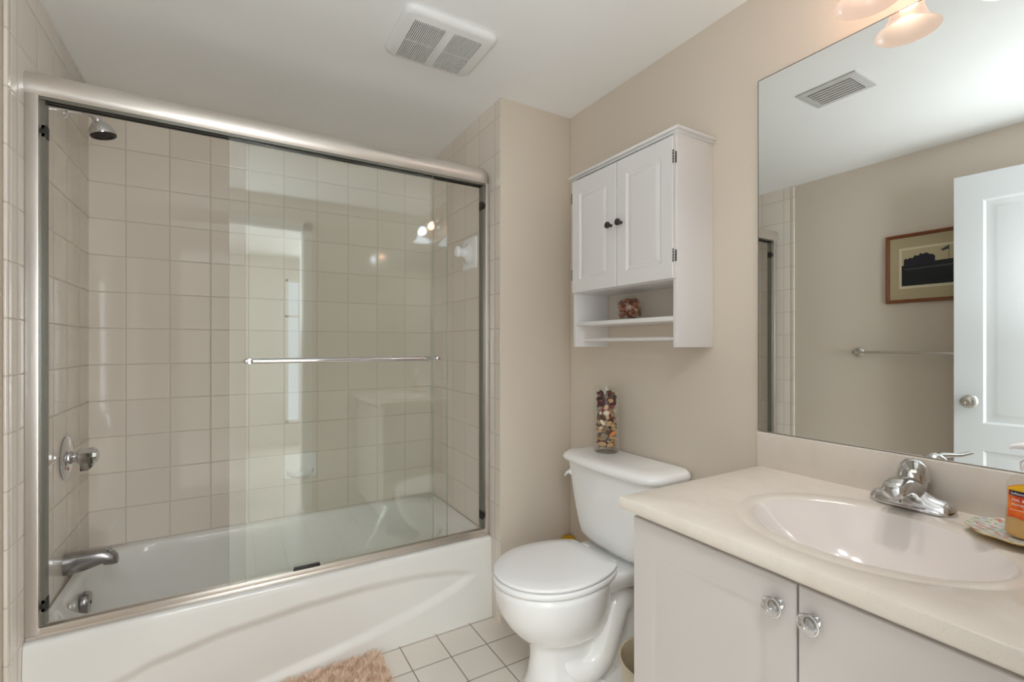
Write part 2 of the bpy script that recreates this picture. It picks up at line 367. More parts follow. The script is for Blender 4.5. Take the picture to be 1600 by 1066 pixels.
# apron with the swept recess
def lerp_tab(tab, x):
    if x <= tab[0][0]: return tab[0][1]
    for (a, b), (c, d) in zip(tab, tab[1:]):
        if x <= c:
            t = (x - a) / (c - a); t = t * t * (3 - 2 * t) * 0.3 + t * 0.7; return b + (d - b) * t
    return tab[-1][1]
TOPT = [(-.50, .125), (-.33, .17), (-.19, .212), (0, .243), (.25, .262), (.45, .268), (.65, .262), (.80, .245), (.93, .21)]
BOTT = [(-.50, -.1), (.0, .0), (.24, .035), (.42, .062), (.58, .093), (.72, .125), (.82, .155), (.93, .20)]
def sstep(a, b, x):
    t = max(0, min(1, (x - a) / (b - a))); return t * t * (3 - 2 * t)
NX, NZ = 150, 90
G = []
for j in range(NZ + 1):
    z = 0.345 * j / NZ; row = []
    for i in range(NX + 1):
        x = TX0 + (TX1 - TX0) * i / NX
        zt, zb = lerp_tab(TOPT, x), lerp_tab(BOTT, x)
        rec = sstep(zt + 0.012, zt - 0.030, z) * sstep(zb - 0.012, zb + 0.028, z) * sstep(0.95, 0.86, x)
        y0 = 1.856 + 0.012 * (z / 0.345) ** 2
        if z > 0.325: y0 += 0.004 * ((z - 0.325) / 0.02) ** 2
        row.append(bm.verts.new((x, y0 + rec * 0.016, z)))
    G.append(row)
for j in range(NZ):
    for i in range(NX): bm.faces.new((G[j][i], G[j][i + 1], G[j + 1][i + 1], G[j + 1][i]))
me_top = [v for v in bm.verts if abs(v.co.z - (TZ - 0.012)) < 1e-6]
loft(bm, [[Vector((TX0 + (TX1 - TX0) * i / NX, 1.872, 0.345)) for i in range(NX + 1)], [Vector((TX0 + (TX1 - TX0) * i / NX, 1.878, 0.3495)) for i in range(NX + 1)], [Vector((TX0 + (TX1 - TX0) * i / NX, 1.885, 0.3503)) for i in range(NX + 1)]], False, False, closed=False)
build('tub_body', bm, M['tub'], tb, angle=60)
bm = lathe(NB(), [(0, 0), (.038, 0), (.040, .004), (.040, .015), (.035, .023), (.02, .025), (0, .025)], (XL + 0.045, 2.275, 0.268), (1, 0, -0.05))
ov = build('overflow_plate', bm, M['spoutmetal'], tb); ov['label'] = 'round chrome overflow plate on the inner end'
build('overflow_screw', lathe(NB(), [(0, 0), (.005, 0), (.005, .003), (0, .003)], (XL + 0.0695, 2.275, 0.267), (1, 0, 0)), M['darkmetal'], ov)
bm = lathe(NB(), [(0, 0), (.03, 0), (.03, .004), (0, .006)], (-0.25, 2.27, 0.05)); build('drain', bm, M['chrome'], tb)

# ================================================================== SHOWER DOOR
sd = thing('sliding_shower_door', (0.25, 1.905, TZ), 'frameless glass sliding tub door with rounded aluminium header and bottom track', 'shower door')
x0, x1 = XL, XE
def extr_x(prof, a, b, bm=None):
    bm = bm or NB(); return loft(bm, [[Vector((a, y, z)) for y, z in prof], [Vector((b, y, z)) for y, z in prof]])
prof = []
HZ0, HZ1 = 1.936, 2.004
# bulged front of the header, rounded over the top
for i in range(13):
    a = radians(-58 + 148 * i / 12); prof.append((1.905 - 0.026 * cos(a) - 0.004, 1.966 + 0.037 * sin(a)))
prof += [(1.936, 2.003), (1.938, 1.995), (1.938, HZ0), (1.889, HZ0)]
bm = NB(); R = []
n = 14
for i in range(n + 1):      # the right end is rounded off, the left one is square
    t = i / n; R.append((x1 - 0.045 * (1 - sin(t * pi / 2)), cos(t * pi / 2)))
xs = [(x0, 1.0), (x1 - 0.047, 1.0)] + [(x1 - 0.045 + 0.045 * sin(a * pi / 2 / 8), 1 - 0.55 * (1 - cos(a * pi / 2 / 8))) for a in range(9)]
loft(bm, [[Vector((x, 1.938 + (y - 1.938) * s, HZ0 + (z - HZ0) * s)) for y, z in prof] for x, s in xs])
build('header', bm, M['alu'], sd, angle=50)
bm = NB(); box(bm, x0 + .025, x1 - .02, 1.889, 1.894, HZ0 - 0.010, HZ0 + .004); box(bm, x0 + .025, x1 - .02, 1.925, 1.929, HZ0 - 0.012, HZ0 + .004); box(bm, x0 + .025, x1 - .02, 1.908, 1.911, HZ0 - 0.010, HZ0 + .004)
build('header_channel', bm, M['channel'], sd)['label'] = 'dark channel under the header'  # thin strips in darker grey metal
bm = NB(); box(bm, x0, x1 - 0.001, 1.884, 1.938, TZ - 0.002, TZ + 0.012, bev=0.003); box(bm, x0 + .02, x1 - 0.018, 1.888, 1.893, TZ + .01, TZ + 0.030, bev=0.002); box(bm, x0 + .02, x1 - 0.018, 1.929, 1.934, TZ + .01, TZ + 0.022, bev=.002)
build('bottom_track', bm, M['alu'], sd)
for side in (0, 1):
    xa, xb = ((x0, x0 + 0.030) if side == 0 else (x1 - 0.020, x1))
    bm = NB(); box(bm, xa, xb, 1.884, 1.938, TZ + 0.012, HZ0, bev=0.003)
    j = build('side_jamb', bm, M['alu'], sd)
    xc = xb + 0.004 if side == 0 else xa - 0.004
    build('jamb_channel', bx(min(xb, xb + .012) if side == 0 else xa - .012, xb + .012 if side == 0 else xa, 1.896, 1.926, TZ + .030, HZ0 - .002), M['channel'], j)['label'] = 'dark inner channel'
    for z in (TZ + 0.09, HZ0 - 0.10):
        xs_ = (xb, xb + 0.014) if side == 0 else (xa - 0.014, xa)
        bm = NB(); box(bm, xs_[0], xs_[1], 1.896, 1.926, z - 0.02, z + 0.02, bev=0.003); box(bm, xs_[0], xs_[1], 1.892, 1.90, z - 0.008, z + 0.008, bev=.002)
        build('bumper', bm, M['rubber'], j)
# panels
GY = (1.9005, 1.9185)
spans = [(-0.004, 0.741), (0.046, 0.812)]
for k, (ga, gb) in enumerate(spans):
    y = GY[k]
    g = build('glass_panel', bx(ga, gb, y - 0.0025, y + 0.0025, TZ + 0.016, HZ0 - 0.001), M['glass'], sd, smooth=False)
    g['label'] = 'outer glass panel carrying the front towel bar' if k == 0 else 'inner glass panel behind the outer one'
    bm = NB(); box(bm, ga - 0.0008, ga, y - 0.0025, y + 0.0025, TZ + .016, HZ0); box(bm, gb, gb + 0.0008, y - 0.0025, y + 0.0025, TZ + 0.016, HZ0)
    build('glass_edge', bm, M['glassedge'], g)
    bm = NB()
    for xx in (ga + 0.09, gb - 0.09):
        box(bm, xx - 0.045, xx + 0.045, y - 0.005, y + 0.005, HZ0 - 0.012, HZ0 + 0.01, bev=0.002)
    build('hanger', bm, M['rubber'] if k == 0 else M['darkmetal'], g)
    sgn = -1 if k == 0 else 1
    b0, b1 = (0.045, 0.70) if k == 0 else (0.10, 0.775)
    zb = 1.151; yb_ = y + sgn * 0.042
    bm = tube(NB(), [(b0 - .008, yb_, zb), (b0 - .004, yb_, zb), (b0, yb_, zb), (b1, yb_, zb), (b1 + .004, yb_, zb), (b1 + .008, yb_, zb)], [.004, .0078, .0085, .0085, .0078, .004], 18)
    tbar = build('towel_bar', bm, M['chrome'], g)
    for xx in (b0 + 0.012, b1 - 0.006):
        bm = lathe(NB(), [(0, 0), (.011, 0), (.011, .006), (.006, .010), (.006, .036), (.0095, .040), (.0095, .050), (0, .052)], (xx, y + sgn * 0.0026, zb), (0, sgn, 0), n=20)
        build('bar_post', bm, M['chrome'], tbar)
        bm = lathe(NB(), [(0, 0), (.0095, 0), (.0095, .005), (.005, .008), (0, .008)], (xx, y - sgn * 0.0026, zb), (0, -sgn, 0), n=20)
        build('bar_screw', bm, M['satin'], tbar)
build('centre_guide', bx(0.20, 0.29, 1.893, 1.915, TZ + .012, TZ + 0.036, bev=0.003), M['rubber'], sd)['label'] = 'dark plastic guide on the bottom track'
# ================================================================== SHOWER FIXTURES
sh = thing('overhead_shower', (XL, 2.27, 2.045), 'chrome shower head with dark spray face on a bent arm', 'shower head')
build('flange', lathe(NB(), [(0, 0), (.028, 0), (.026, .006), (.014, .010), (0, .010)], (XL, 2.27, 2.045), (1, 0, 0)), M['chrome'], sh)
arm = smooth_path([(XL + .004, 2.27, 2.045), (XL + .03, 2.27, 2.052), (XL + .058, 2.27, 2.055), (XL + .087, 2.27, 2.038)], 6)
build('arm', tube(NB(), arm, 0.0085, 16), M['chrome'], sh)
build('ball_joint', lathe(NB(), [(0, -.002), (.011, 0), (.014, .006), (.013, .014), (.010, .02), (0, .021)], (XL + .084, 2.27, 2.043), (0.4, 0, -0.8)), M['chrome'], sh)
HC, HA = Vector((XL + .095, 2.27, 2.028)), Vector((0.24, 0, -0.97)).normalized()
hd = build('head', lathe(NB(), [(.013, 0), (.020, .004), (.031, .015), (.038, .030), (.0415, .044), (.0395, .049)], tuple(HC), tuple(HA)), M['chrome'], sh)
build('spray_face', lathe(NB(), [(.0395, 0), (.038, .004), (.028, .005), (.027, .002), (.010, .0025), (0, .004)], tuple(HC + HA * .0485), tuple(HA)), M['rubber'], hd)['label'] = 'dark spray face'
vl = thing('shower_valve', (XL, 2.285, 0.80), 'chrome round shower valve plate with a single lever knob', 'shower valve')
build('escutcheon', lathe(NB(), [(0, 0), (.076, 0), (.078, .003), (.070, .009), (.03, .013), (0, .013)], (XL, 2.285, 0.80), (1, 0, 0), n=48), M['chrome'], vl)
build('sleeve', lathe(NB(), [(0, .01), (.024, .01), (.024, .02), (.020, .022), (.020, .030), (.023, .032), (.023, .036), (0, .036)], (XL, 2.285, .80), (1, 0, 0)), M['chrome'], vl)
kb = build('knob', lathe(NB(), [(0, .034), (.027, .034), (.030, .038), (.030, .078), (.024, .088), (.010, .092), (0, .092)], (XL, 2.285, .80), (1, 0, 0), n=12), M['chrome'], vl, angle=20)
bm = NB(); loft(bm, [[Vector((XL + x, 2.285 + y, 0.80 + z)) for x, y in ((.040, -.012), (.078, -.010), (.078, .010), (.040, .012))] for z in (-.015, -.035)] + [[Vector((XL + x, 2.285 + y, 0.80 - .052)) for x, y in ((.040, -.008), (.062, -.007), (.062, .007), (.040, .008))]])
build('lever', bm, M['chrome'], kb, angle=30)
bm = lathe(NB(), [(0, 0), (.006, 0), (.005, .0015), (0, .002)], (XL + .0115, 2.26, .765), (1, 0, 0)); build('temperature_mark', bm, mat('red_mark', (170, 60, 50), .4), vl)['label'] = 'small red mark'
sp = thing('tub_spout', (XL, 2.27, 0.425), 'chrome tub spout with a diverter pull on top', 'tub spout')
bm = NB(); rings = []
for t, w_, zt_, zb_ in ((0, .032, .034, -.040), (.02, .033, .034, -.040), (.05, .032, .033, -.036), (.085, .029, .031, -.028), (.106, .027, .029, -.021), (.112, .026, .028, -.028), (.135, .024, .020, -.032), (.147, .017, .004, -.031), (.150, .010, -.010, -.028)):
    cz = (zt_ + zb_) / 2; hz = (zt_ - zb_) / 2
    rings.append([Vector((XL + t, 2.27 + w_ * math.copysign(abs(cos(a)) ** .75, cos(a)), .425 + cz + hz * math.copysign(abs(sin(a)) ** .75, sin(a)))) for a in [2 * pi * k / 28 for k in range(28)]])
loft(bm, rings); build('spout_body', bm, M['spoutmetal'], sp, angle=50)
build('diverter', lathe(NB(), [(0, 0), (.004, 0), (.0035, .010), (.004, .014), (.010, .017), (.010, .020), (.004, .023), (0, .024)], (XL + .130, 2.27, .441)), M['chrome'], sp)
# ceramic dishes on the tile
so = thing('wall_soap_dish', (0.303, YB, 0.55), 'cream ceramic soap dish set in the back tile wall', 'soap dish')
bm = NB()
def xz(x0, x1, z0, z1, r, y): return [Vector((p.x, y, p.y)) for p in rrect(x0, x1, z0, z1, r, 0, 4, 3)]
loft(bm, [xz(.226, .381, .535, .66, .012, YB - .0005), xz(.228, .379, .537, .658, .014, YB - .008), xz(.238, .369, .547, .648, .014, YB - .012)])
build('back_plate', bm, M['porcelain'], so)
bm = NB()
loft(bm, [[Vector((.303 + a * cos(t), YB - .008 - b * max(0, sin(t)), z)) for t in [pi * k / 20 for k in range(21)]] for a, b, z in ((.045, .03, .548), (.058, .062, .560), (.061, .070, .576), (.060, .069, .580), (.056, .063, .580), (.05, .052, .568))], True, True)
build('tray', bm, M['porcelain'], so)
wd = thing('ceramic_wall_holder', (XE, 2.08, 1.65), 'cream ceramic holder with a rounded lug on the end tile wall', 'ceramic holder')
bm = NB()
def yz(y0, y1, z0, z1, r, x): return [Vector((x, p.x, p.y)) for p in rrect(y0, y1, z0, z1, r, 0, 4, 3)]
loft(bm, [yz(2.01, 2.165, 1.575, 1.73, .012, XE + .0005), yz(2.012, 2.163, 1.577, 1.728, .014, XE - .008), yz(2.022, 2.153, 1.587, 1.718, .014, XE - .012)])
build('holder_plate', bm, M['porcelain'], wd)
bm = lathe(NB(), [(.055, 0), (.045, .006), (.028, .018), (.022, .032), (.025, .046), (.029, .056), (.024, .067), (.012, .072), (0, .073)], (XE - .010, 2.088, 1.655), (-1, 0, .05))
build('holder_lug', bm, M['porcelain'], wd)

# ================================================================== TOILET
CY = 1.352
to = thing('toilet', (1.1, CY, 0), 'white two-piece toilet with closed lid beside the tub', 'toilet')
def egg(z, xf, xb, hw, cutx=None, n=56, xc=None, p=2.0):
    xc = xc if xc is not None else xf + (xb - xf) * 0.46
    pts = []
    for k in range(n):
        a = 2 * pi * k / n; c, s = cos(a), sin(a)
        rx = (xb - xc) if c > 0 else (xc - xf)
        e = 2.0 / p
        x = xc + rx * math.copysign(abs(c) ** e, c); y = CY + hw * math.copysign(abs(s) ** e, s)
        if cutx is not None: x = min(x, cutx)
        pts.append(Vector((x, y, z)))
    return pts
bm = NB()
R = [egg(0, .862, 1.30, .125, p=2.4), egg(.012, .862, 1.30, .125, p=2.4), egg(.03, .872, 1.29, .112, p=2.3), egg(.07, .880, 1.26, .098, p=2.2), egg(.13, .886, 1.24, .090), egg(.190, .884, 1.22, .088), egg(.203, .880, 1.21, .092),
     egg(.206, .862, 1.21, .110), egg(.216, .845, 1.205, .122), egg(.235, .826, 1.205, .134), egg(.27, .797, 1.20, .152), egg(.31, .774, 1.20, .168), egg(.35, .764, 1.20, .176), egg(.385, .758, 1.20, .180), egg(.400, .759, 1.20, .180), egg(.406, .766, 1.195, .173)]
loft(bm, R)
# deck that carries the tank
def deck(z, xa, xb, w0, w1, r=.02):
    pts = [(xa, -w0), (xb, -w1), (xb, w1), (xa, w0)]
    out = []
    for i in range(4):
        a, b = Vector((*pts[i], 0)), Vector((*pts[(i + 1) % 4], 0))
        for k in range(8): q = a.lerp(b, .04 + .92 * k / 7); out.append(Vector((q.x, CY + q.y, z)))
    return out
loft(bm, [deck(.335, 1.10, 1.34, .10, .11), deck(.355, 1.05, 1.355, .13, .135), deck(.395, 1.04, 1.36, .145, .150), deck(.412, 1.045, 1.357, .140, .145), deck(.416, 1.06, 1.35, .13, .135)])
# rear stem
loft(bm, [egg(0, 1.02, 1.34, .095, p=2.6), egg(.05, 1.04, 1.335, .085, p=2.4), egg(.2, 1.10, 1.33, .075, p=2.4), egg(.34, 1.08, 1.34, .10, p=2.4)])
# trapway bulge on both flanks
for s in (-1, 1):
    pth = smooth_path([(0.97, CY + s * .020, .15), (1.03, CY + s * .068, .095), (1.10, CY + s * .085, .115), (1.15, CY + s * .085, .20), (1.20, CY + s * .078, .285), (1.26, CY + s * .07, .26), (1.285, CY + s * .07, .15), (1.27, CY + s * .07, .03)], 6)
    tube(bm, pth, [.045 + .006 * sin(pi * i / (len(pth) - 1)) for i in range(len(pth))], 20)
# foot slab
loft(bm, [egg(0, .95, 1.34, .140, p=3), egg(.022, .95, 1.34, .140, p=3), egg(.036, .97, 1.33, .128, p=3), egg(.045, 1.0, 1.30, .10, p=3)])
build('bowl', bm, M['porcelain'], to, angle=70)
for s in (-1, 1):
    build('bolt_cap', lathe(NB(), [(.014, 0), (.014, .008), (.010, .016), (0, .019)], (1.10, CY + s * .118, .036), n=20, caps=True), M['porcelain'], to)
def slab(z0, z1, xf, xb, hw, cut, bev=.006, hole=False):
    bm = NB(); xc = .965
    def ring(z, ins): 
        return egg(z, xf + ins, xb, hw - ins, cut - ins, n=96, xc=xc)
    loft(bm, [ring(z0, bev), ring(z0 + bev * .4, bev * .25), ring(z0 + bev, 0), ring(z1 - bev, 0), ring(z1 - bev * .4, bev * .25), ring(z1, bev), ring(z1 + .002, .05), ring(z1 + .003, .1)])
    return bm
build('seat', slab(.409, .427, .752, 1.235, .183, 1.155), M['seat'], to)
ld = build('lid', slab(.4305, .444, .756, 1.235, .180, 1.165), M['seat'], to)
for s in (-1, 1):
    build('hinge', bx(1.155, 1.19, CY + s * .075 - .018, CY + s * .075 + .018, .405, .436, bev=.006), M['seat'], to)
# tank
TCY = 1.325
def tring(z, xf, xb, hw, bow=.022, r=.045):
    pts = []
    for p in rrect(xf, xb, TCY - hw, TCY + hw, r, z, 8, 10):
        t = (p.y - TCY) / hw; f = (xb - p.x) / (xb - xf)
        pts.append(Vector((p.x - bow * (1 - t * t) * max(0, f) + 0 * t, p.y, z)))
    return pts
bm = NB()
loft(bm, [tring(.414, 1.262, 1.325, .10), tring(.436, 1.262, 1.325, .10), tring(.437, 1.235, 1.345, .165), tring(.446, 1.222, 1.358, .185), tring(.465, 1.214, 1.366, .198), tring(.50, 1.209, 1.370, .206), tring(.60, 1.199, 1.372, .224), tring(.742, 1.188, 1.374, .243)])
build('tank', bm, M['porcelain'], to, angle=60)
bm = NB()
loft(bm, [tring(.741, 1.182, 1.374, .247, .026, .05), tring(.746, 1.170, 1.378, .258, .028, .06), tring(.758, 1.166, 1.379, .261, .028, .06), tring(.770, 1.172, 1.377, .256, .028, .06), tring(.777, 1.186, 1.372, .243, .026, .055), tring(.779, 1.22, 1.35, .20, .02, .04)])
build('tank_lid', bm, M['porcelain'], to, angle=60)
lv = build('flush_lever', lathe(NB(), [(0, 0), (.013, 0), (.013, .010), (.010, .015), (0, .016)], (1.200, TCY + .205, .692), (-1, .25, 0)), M['porcelain'], to)
build('lever_arm', tube(NB(), [(1.185, TCY + .205, .694), (1.181, TCY + .214, .690), (1.190, TCY + .240, .672)], [.007, .009, .008], 12, flat=.7), M['porcelain'], lv)
# yellow thing in the corner
yb = thing('cleaner_bottle', (1.352, 1.752, 0), 'yellow and black item in the corner just showing above the toilet lid', 'bottle')
build('bottle_body', bx(1.325, 1.379, 1.727, 1.779, 0, .27, bev=.01), M['yellow'], yb)
build('cap', bx(1.332, 1.379, 1.738, 1.781, .27, .315, bev=.004), M['yellow'], yb)
build('black_stud', lathe(NB(), [(0, 0), (.012, 0), (.012, .01), (0, .011)], (1.334, 1.745, .288), (-1, -.3, 0)), M['rubber'], yb)['label'] = 'black stud'
# ================================================================== VASE
VX, VY, VZ = 1.297, 1.437, .779
va = thing('glass_vase', (VX, VY, VZ), 'tall clear glass cylinder vase on the toilet tank lid', 'vase')
VR, VH = .049, .262
bm = lathe(NB(), [(0, 0), (VR - .004, 0), (VR, .004), (VR, VH), (VR - .001, VH + .001), (VR - .0035, VH + .001), (VR - .004, VH), (VR - .004, .020), (VR - .008, .014), (0, .014)], (VX, VY, VZ), n=48)
build('vase_glass', bm, M['clear'], va)
pal = [mat('petal_%s' % n_, c_, .7, noise=.25, nscale=200) for n_, c_ in (('dark', (72, 22, 28)), ('rose', (170, 58, 74)), ('plum', (120, 40, 54)), ('brown', (120, 84, 58)), ('tan', (214, 178, 132)), ('moss', (108, 96, 78)), ('cream', (236, 218, 190)), ('orange', (206, 128, 62)))]
def blob(bm, c, r, sc, rot, seed, rough=.18, mi=0, fold=0):
    rn = random.Random(seed); res = bmesh.ops.create_icosphere(bm, subdivisions=2, radius=1)
    ph = [rn.uniform(0, 6) for _ in range(6)]
    mtx = Matrix.Translation(c) @ rot.to_matrix().to_4x4()
    fs = set()
    for v in res['verts']:
        n = v.co.normalized(); d = 1 + rough * (sin(4 * n.x + ph[0]) * sin(5 * n.y + ph[1]) + .6 * sin(9 * n.z + ph[2]) * sin(8 * n.x + ph[3]))
        q = Vector((n.x * sc[0], n.y * sc[1], n.z * sc[2])) * r * d
        if fold: q.z += fold * r * (q.x / r) ** 2
        v.co = mtx @ q; fs.update(v.link_faces)
    for f in fs: f.material_index = mi
from mathutils import Euler
def rand_e(rn): return Euler((rn.uniform(0, 6), rn.uniform(0, 6), rn.uniform(0, 6)))
rn = random.Random(3); bm = NB()
for i in range(190):
    z = rn.uniform(.022, .240); a = rn.uniform(0, 2 * pi); rr = (VR - .013) * sqrt(rn.uniform(.1, 1)); s_ = rn.uniform(.009, .0145)
    t = (z / .24)
    if t > .72: mi = rn.choice([0, 0, 1, 1, 2, 2, 5, 3])
    elif t > .45: mi = rn.choice([0, 2, 3, 4, 3, 4, 6, 5])
    else: mi = rn.choice([3, 4, 4, 6, 7, 5, 2])
    rr = min(rr, VR - .006 - s_)
    blob(bm, Vector((VX + rr * cos(a), VY + rr * sin(a), VZ + z)), s_, (1.0, rn.uniform(.6, 1), rn.uniform(.3, .7)), rand_e(rn), i, .22, mi, rn.uniform(0, .8))
o = build('potpourri', bm, pal); tag(o, 'dried petals, seeds and chips filling the tall glass vase', 'potpourri', kind='stuff')
# shells that can be told apart, against the glass on the camera side
shm = {'white': mat('shell_white', (236, 222, 200), .35, noise=.06, nscale=90), 'tan': mat('shell_tan', (206, 168, 122), .4, noise=.2, nscale=150), 'orange': mat('shell_orange', (214, 134, 66), .4, noise=.2, nscale=150), 'grey': mat('shell_grey', (150, 138, 122), .4, noise=.25, nscale=150), 'brown': mat('shell_brown', (170, 124, 84), .4, noise=.2, nscale=150)}
def fan_shell(name, du, z, size, kind, ang, label):
    """ribbed shell lying against the inside of the glass; du = sideways offset seen from the doorway"""
    vd = Vector((VX, VY, 0)).normalized(); side = Vector((vd.y, -vd.x, 0))
    off = -sqrt(max(0, (VR - .0085) ** 2 - du ** 2)) + size * .15
    c = Vector((VX, VY, VZ + z)) + side * du + vd * off
    bm = NB(); n, m = 22, 7; rings = []
    for j in range(m + 1):
        t = j / m
        rings.append([Vector((cos(a) * size * (t ** .8) * (1.0 if kind != 'cone' else .45) * (1 + .03 * cos(11 * a)), sin(a) * size * .78 * (t ** .8) + (0 if kind != 'cone' else t * size * .6), size * .42 * (1 - t * t))) for a in [2 * pi * k / n for k in range(n)]])
    rings[0] = [Vector((cos(a) * 1e-4, sin(a) * 1e-4, size * .42)) for a in [2 * pi * k / n for k in range(n)]]
    loft(bm, rings, True, True)
    R_ = Matrix.Translation(c) @ basis((0, 0, 0), side, (0, 0, 1), -vd) @ Matrix.Rotation(ang, 4, 'Z')
    xform(bm, R_); return tag(build(name, bm, shm[SK]), label, 'shell', 'shells in the tall glass vase')
for SK, kind, du, z, size, ang, lab in (
    ('white', 'fan', .000, .160, .0125, .2, 'rounded white shell near mid height of the tall glass vase'),
    ('white', 'cone', -.008, .114, .0175, .7, 'long white conical shell slanting in the tall glass vase, lowest white one'),
    ('tan', 'fan', .016, .208, .011, .1, 'tan shell among the dark red petals near the top of the vase'),
    ('tan', 'fan', .000, .183, .011, .9, 'tan shell directly above the rounded white one in the vase'),
    ('brown', 'cone', .017, .176, .015, 2.9, 'long brownish shell standing right of the rounded white one in the vase'),
    ('tan', 'fan', .012, .120, .012, .4, 'round tan shell just right of the long white conical one'),
    ('orange', 'cone', .014, .072, .019, -1.0, 'orange elongated shell slanting low at right in the vase'),
    ('grey', 'fan', -.012, .070, .013, 1.3, 'grey tan shell low at left in the tall vase'),
    ('tan', 'fan', -.018, .036, .0135, .0, 'pale tan shell on the vase bottom at left'),
    ('tan', 'fan', .014, .034, .0125, .3, 'pale tan shell on the vase bottom at right'),
    ('grey', 'fan', -.026, .176, .012, .6, 'grey shell at the left edge of the vase above mid height')):
    fan_shell('seashell', du, z, size, kind, ang, lab)

# ================================================================== WALL CABINET
wc = thing('wall_cabinet', (XR, 1.27, 1.20), 'white wall cabinet with two panelled doors, open shelf and towel rail', 'cabinet')
CX, CX1 = 1.208, XR - .0008
CYR, CYL = 1.012, 1.536
for ya, yb2 in ((CYR, CYR + .016), (CYL - .016, CYL)):
    build('side_panel', bx(CX, CX1, ya, yb2, 1.20, 1.8785, bev=.0015), M['cabinet'], wc)
bm = NB(); box(bm, CX - .016, CX1, CYR - .016, CYL + .016, 1.884, 1.895, bev=.004); box(bm, CX - .004, CX1, CYR - .007, CYL + .007, 1.878, 1.8845, bev=.002)
build('top_cap', bm, M['cabinet'], wc)
build('bottom_panel', bx(CX + .004, CX1, CYR + .016, CYL - .016, 1.415, 1.430), M['cabinet'], wc)
build('back_panel', bx(CX1 - .004, CX1, CYR + .016, CYL - .016, 1.430, 1.878), M['cabinet'], wc)
build('shelf', bx(CX + .002, CX1, CYR + .016, CYL - .016, 1.285, 1.300, bev=.002), M['cabinet'], wc)
build('towel_rail', tube(NB(), [(CX + .045, CYR + .014, 1.228), (CX + .045, CYL - .014, 1.228)], .0065, 16), M['cabinet'], wc)
DPROF = [(.006, -.005), (.012, -.006), (.022, -.001), (.026, -.0008)]
for k, (ya, yb2) in enumerate(((CYR + .004, 1.2665), (1.2705, CYL - .012))):
    w_ = yb2 - ya; h_ = 1.867 - 1.418
    bm = relief(w_, h_, .016, [(.046, w_ - .046, .05, h_ - .055)], DPROF)
    # u runs towards -y so that n points to -x
    xform(bm, basis((CX - .0165, yb2, 1.418), (0, -1, 0), (0, 0, 1), (-1, 0, 0)))
    d = build('door', bm, M['cabinet'], wc, angle=25)
    d['label'] = 'right door, nearer the mirror' if k == 0 else 'left door, nearer the tub'
    ky = yb2 - .024 if k == 0 else ya + .024
    build('knob', lathe(NB(), [(0, 0), (.006, 0), (.005, .004), (.0045, .010), (.0105, .014), (.0125, .018), (.0115, .023), (.006, .026), (0, .0265)], (CX - .0165, ky, 1.642), (-1, 0, 0), n=28), M['darkmetal'], d)['label'] = 'dark metal knob'
    hy = ya - .002 if k == 0 else yb2 + .002
    for hz in (1.80, 1.49):
        bm = NB(); box(bm, CX - .006, CX - .001, hy - .0006, hy + .0006, hz - .018, hz + .018)
        for q_ in range(5): lathe(bm, [(.0022, 0), (.0022, .0058)], (CX - .0165, hy, hz - .020 + q_ * .0085), n=10)
        build('hinge', bm, M['darkmetal'], d)
# glass bowl with wood curls
BX_, BY_, BZ_ = 1.288, 1.300, 1.300
gb_ = thing('round_glass_bowl', (BX_, BY_, BZ_), 'small round clear glass bowl on the wall cabinet shelf', 'bowl')
pr = [(0, 0), (.020, 0), (.026, .002)] + [(.055 * cos(radians(a)), .046 + .047 * sin(radians(a))) for a in range(-58, 62, 10)] + [(.026, .089), (.028, .093), (.026, .093)] + [(.0525 * cos(radians(a)), .046 + .0445 * sin(radians(a))) for a in range(58, -62, -12)] + [(0, .006)]
build('bowl_glass', lathe(NB(), pr, (BX_, BY_, BZ_), n=40), M['clear'], gb_)
rn = random.Random(11); bm = NB()
for i in range(170):
    a = rn.uniform(0, 2 * pi); z = rn.uniform(.016, .076); mr = .044 * sqrt(max(.05, 1 - ((z - .04) / .045) ** 2)); rr = mr * sqrt(rn.random()) * .92
    c = Vector((BX_ + rr * cos(a), BY_ + rr * sin(a), BZ_ + z)); e = rand_e(rn).to_matrix().to_4x4()
    nn = bmesh.new(); r0 = rn.uniform(.006, .012); L = []
    for k in range(15):
        t = k / 14; aa = t * 5.0 + .4; r_ = r0 * (.45 + .55 * t)
        L.append((Vector((r_ * cos(aa), r_ * sin(aa), -.005)), Vector((r_ * cos(aa), r_ * sin(aa), .006))))
    for k in range(14):
        p_ = [e @ L[k][0] + c, e @ L[k + 1][0] + c, e @ L[k + 1][1] + c, e @ L[k][1] + c]
        f = bm.faces.new([bm.verts.new(v) for v in p_]); f.material_index = i % 3
bmesh.ops.solidify(bm, geom=bm.faces[:], thickness=.0008)
tag(build('wood_curls', bm, [mat('curl_a', (212, 140, 106), .6), mat('curl_b', (178, 100, 72), .6), mat('curl_c', (234, 188, 152), .6)]), 'reddish brown wood curls filling the round glass bowl', 'potpourri', kind='stuff')

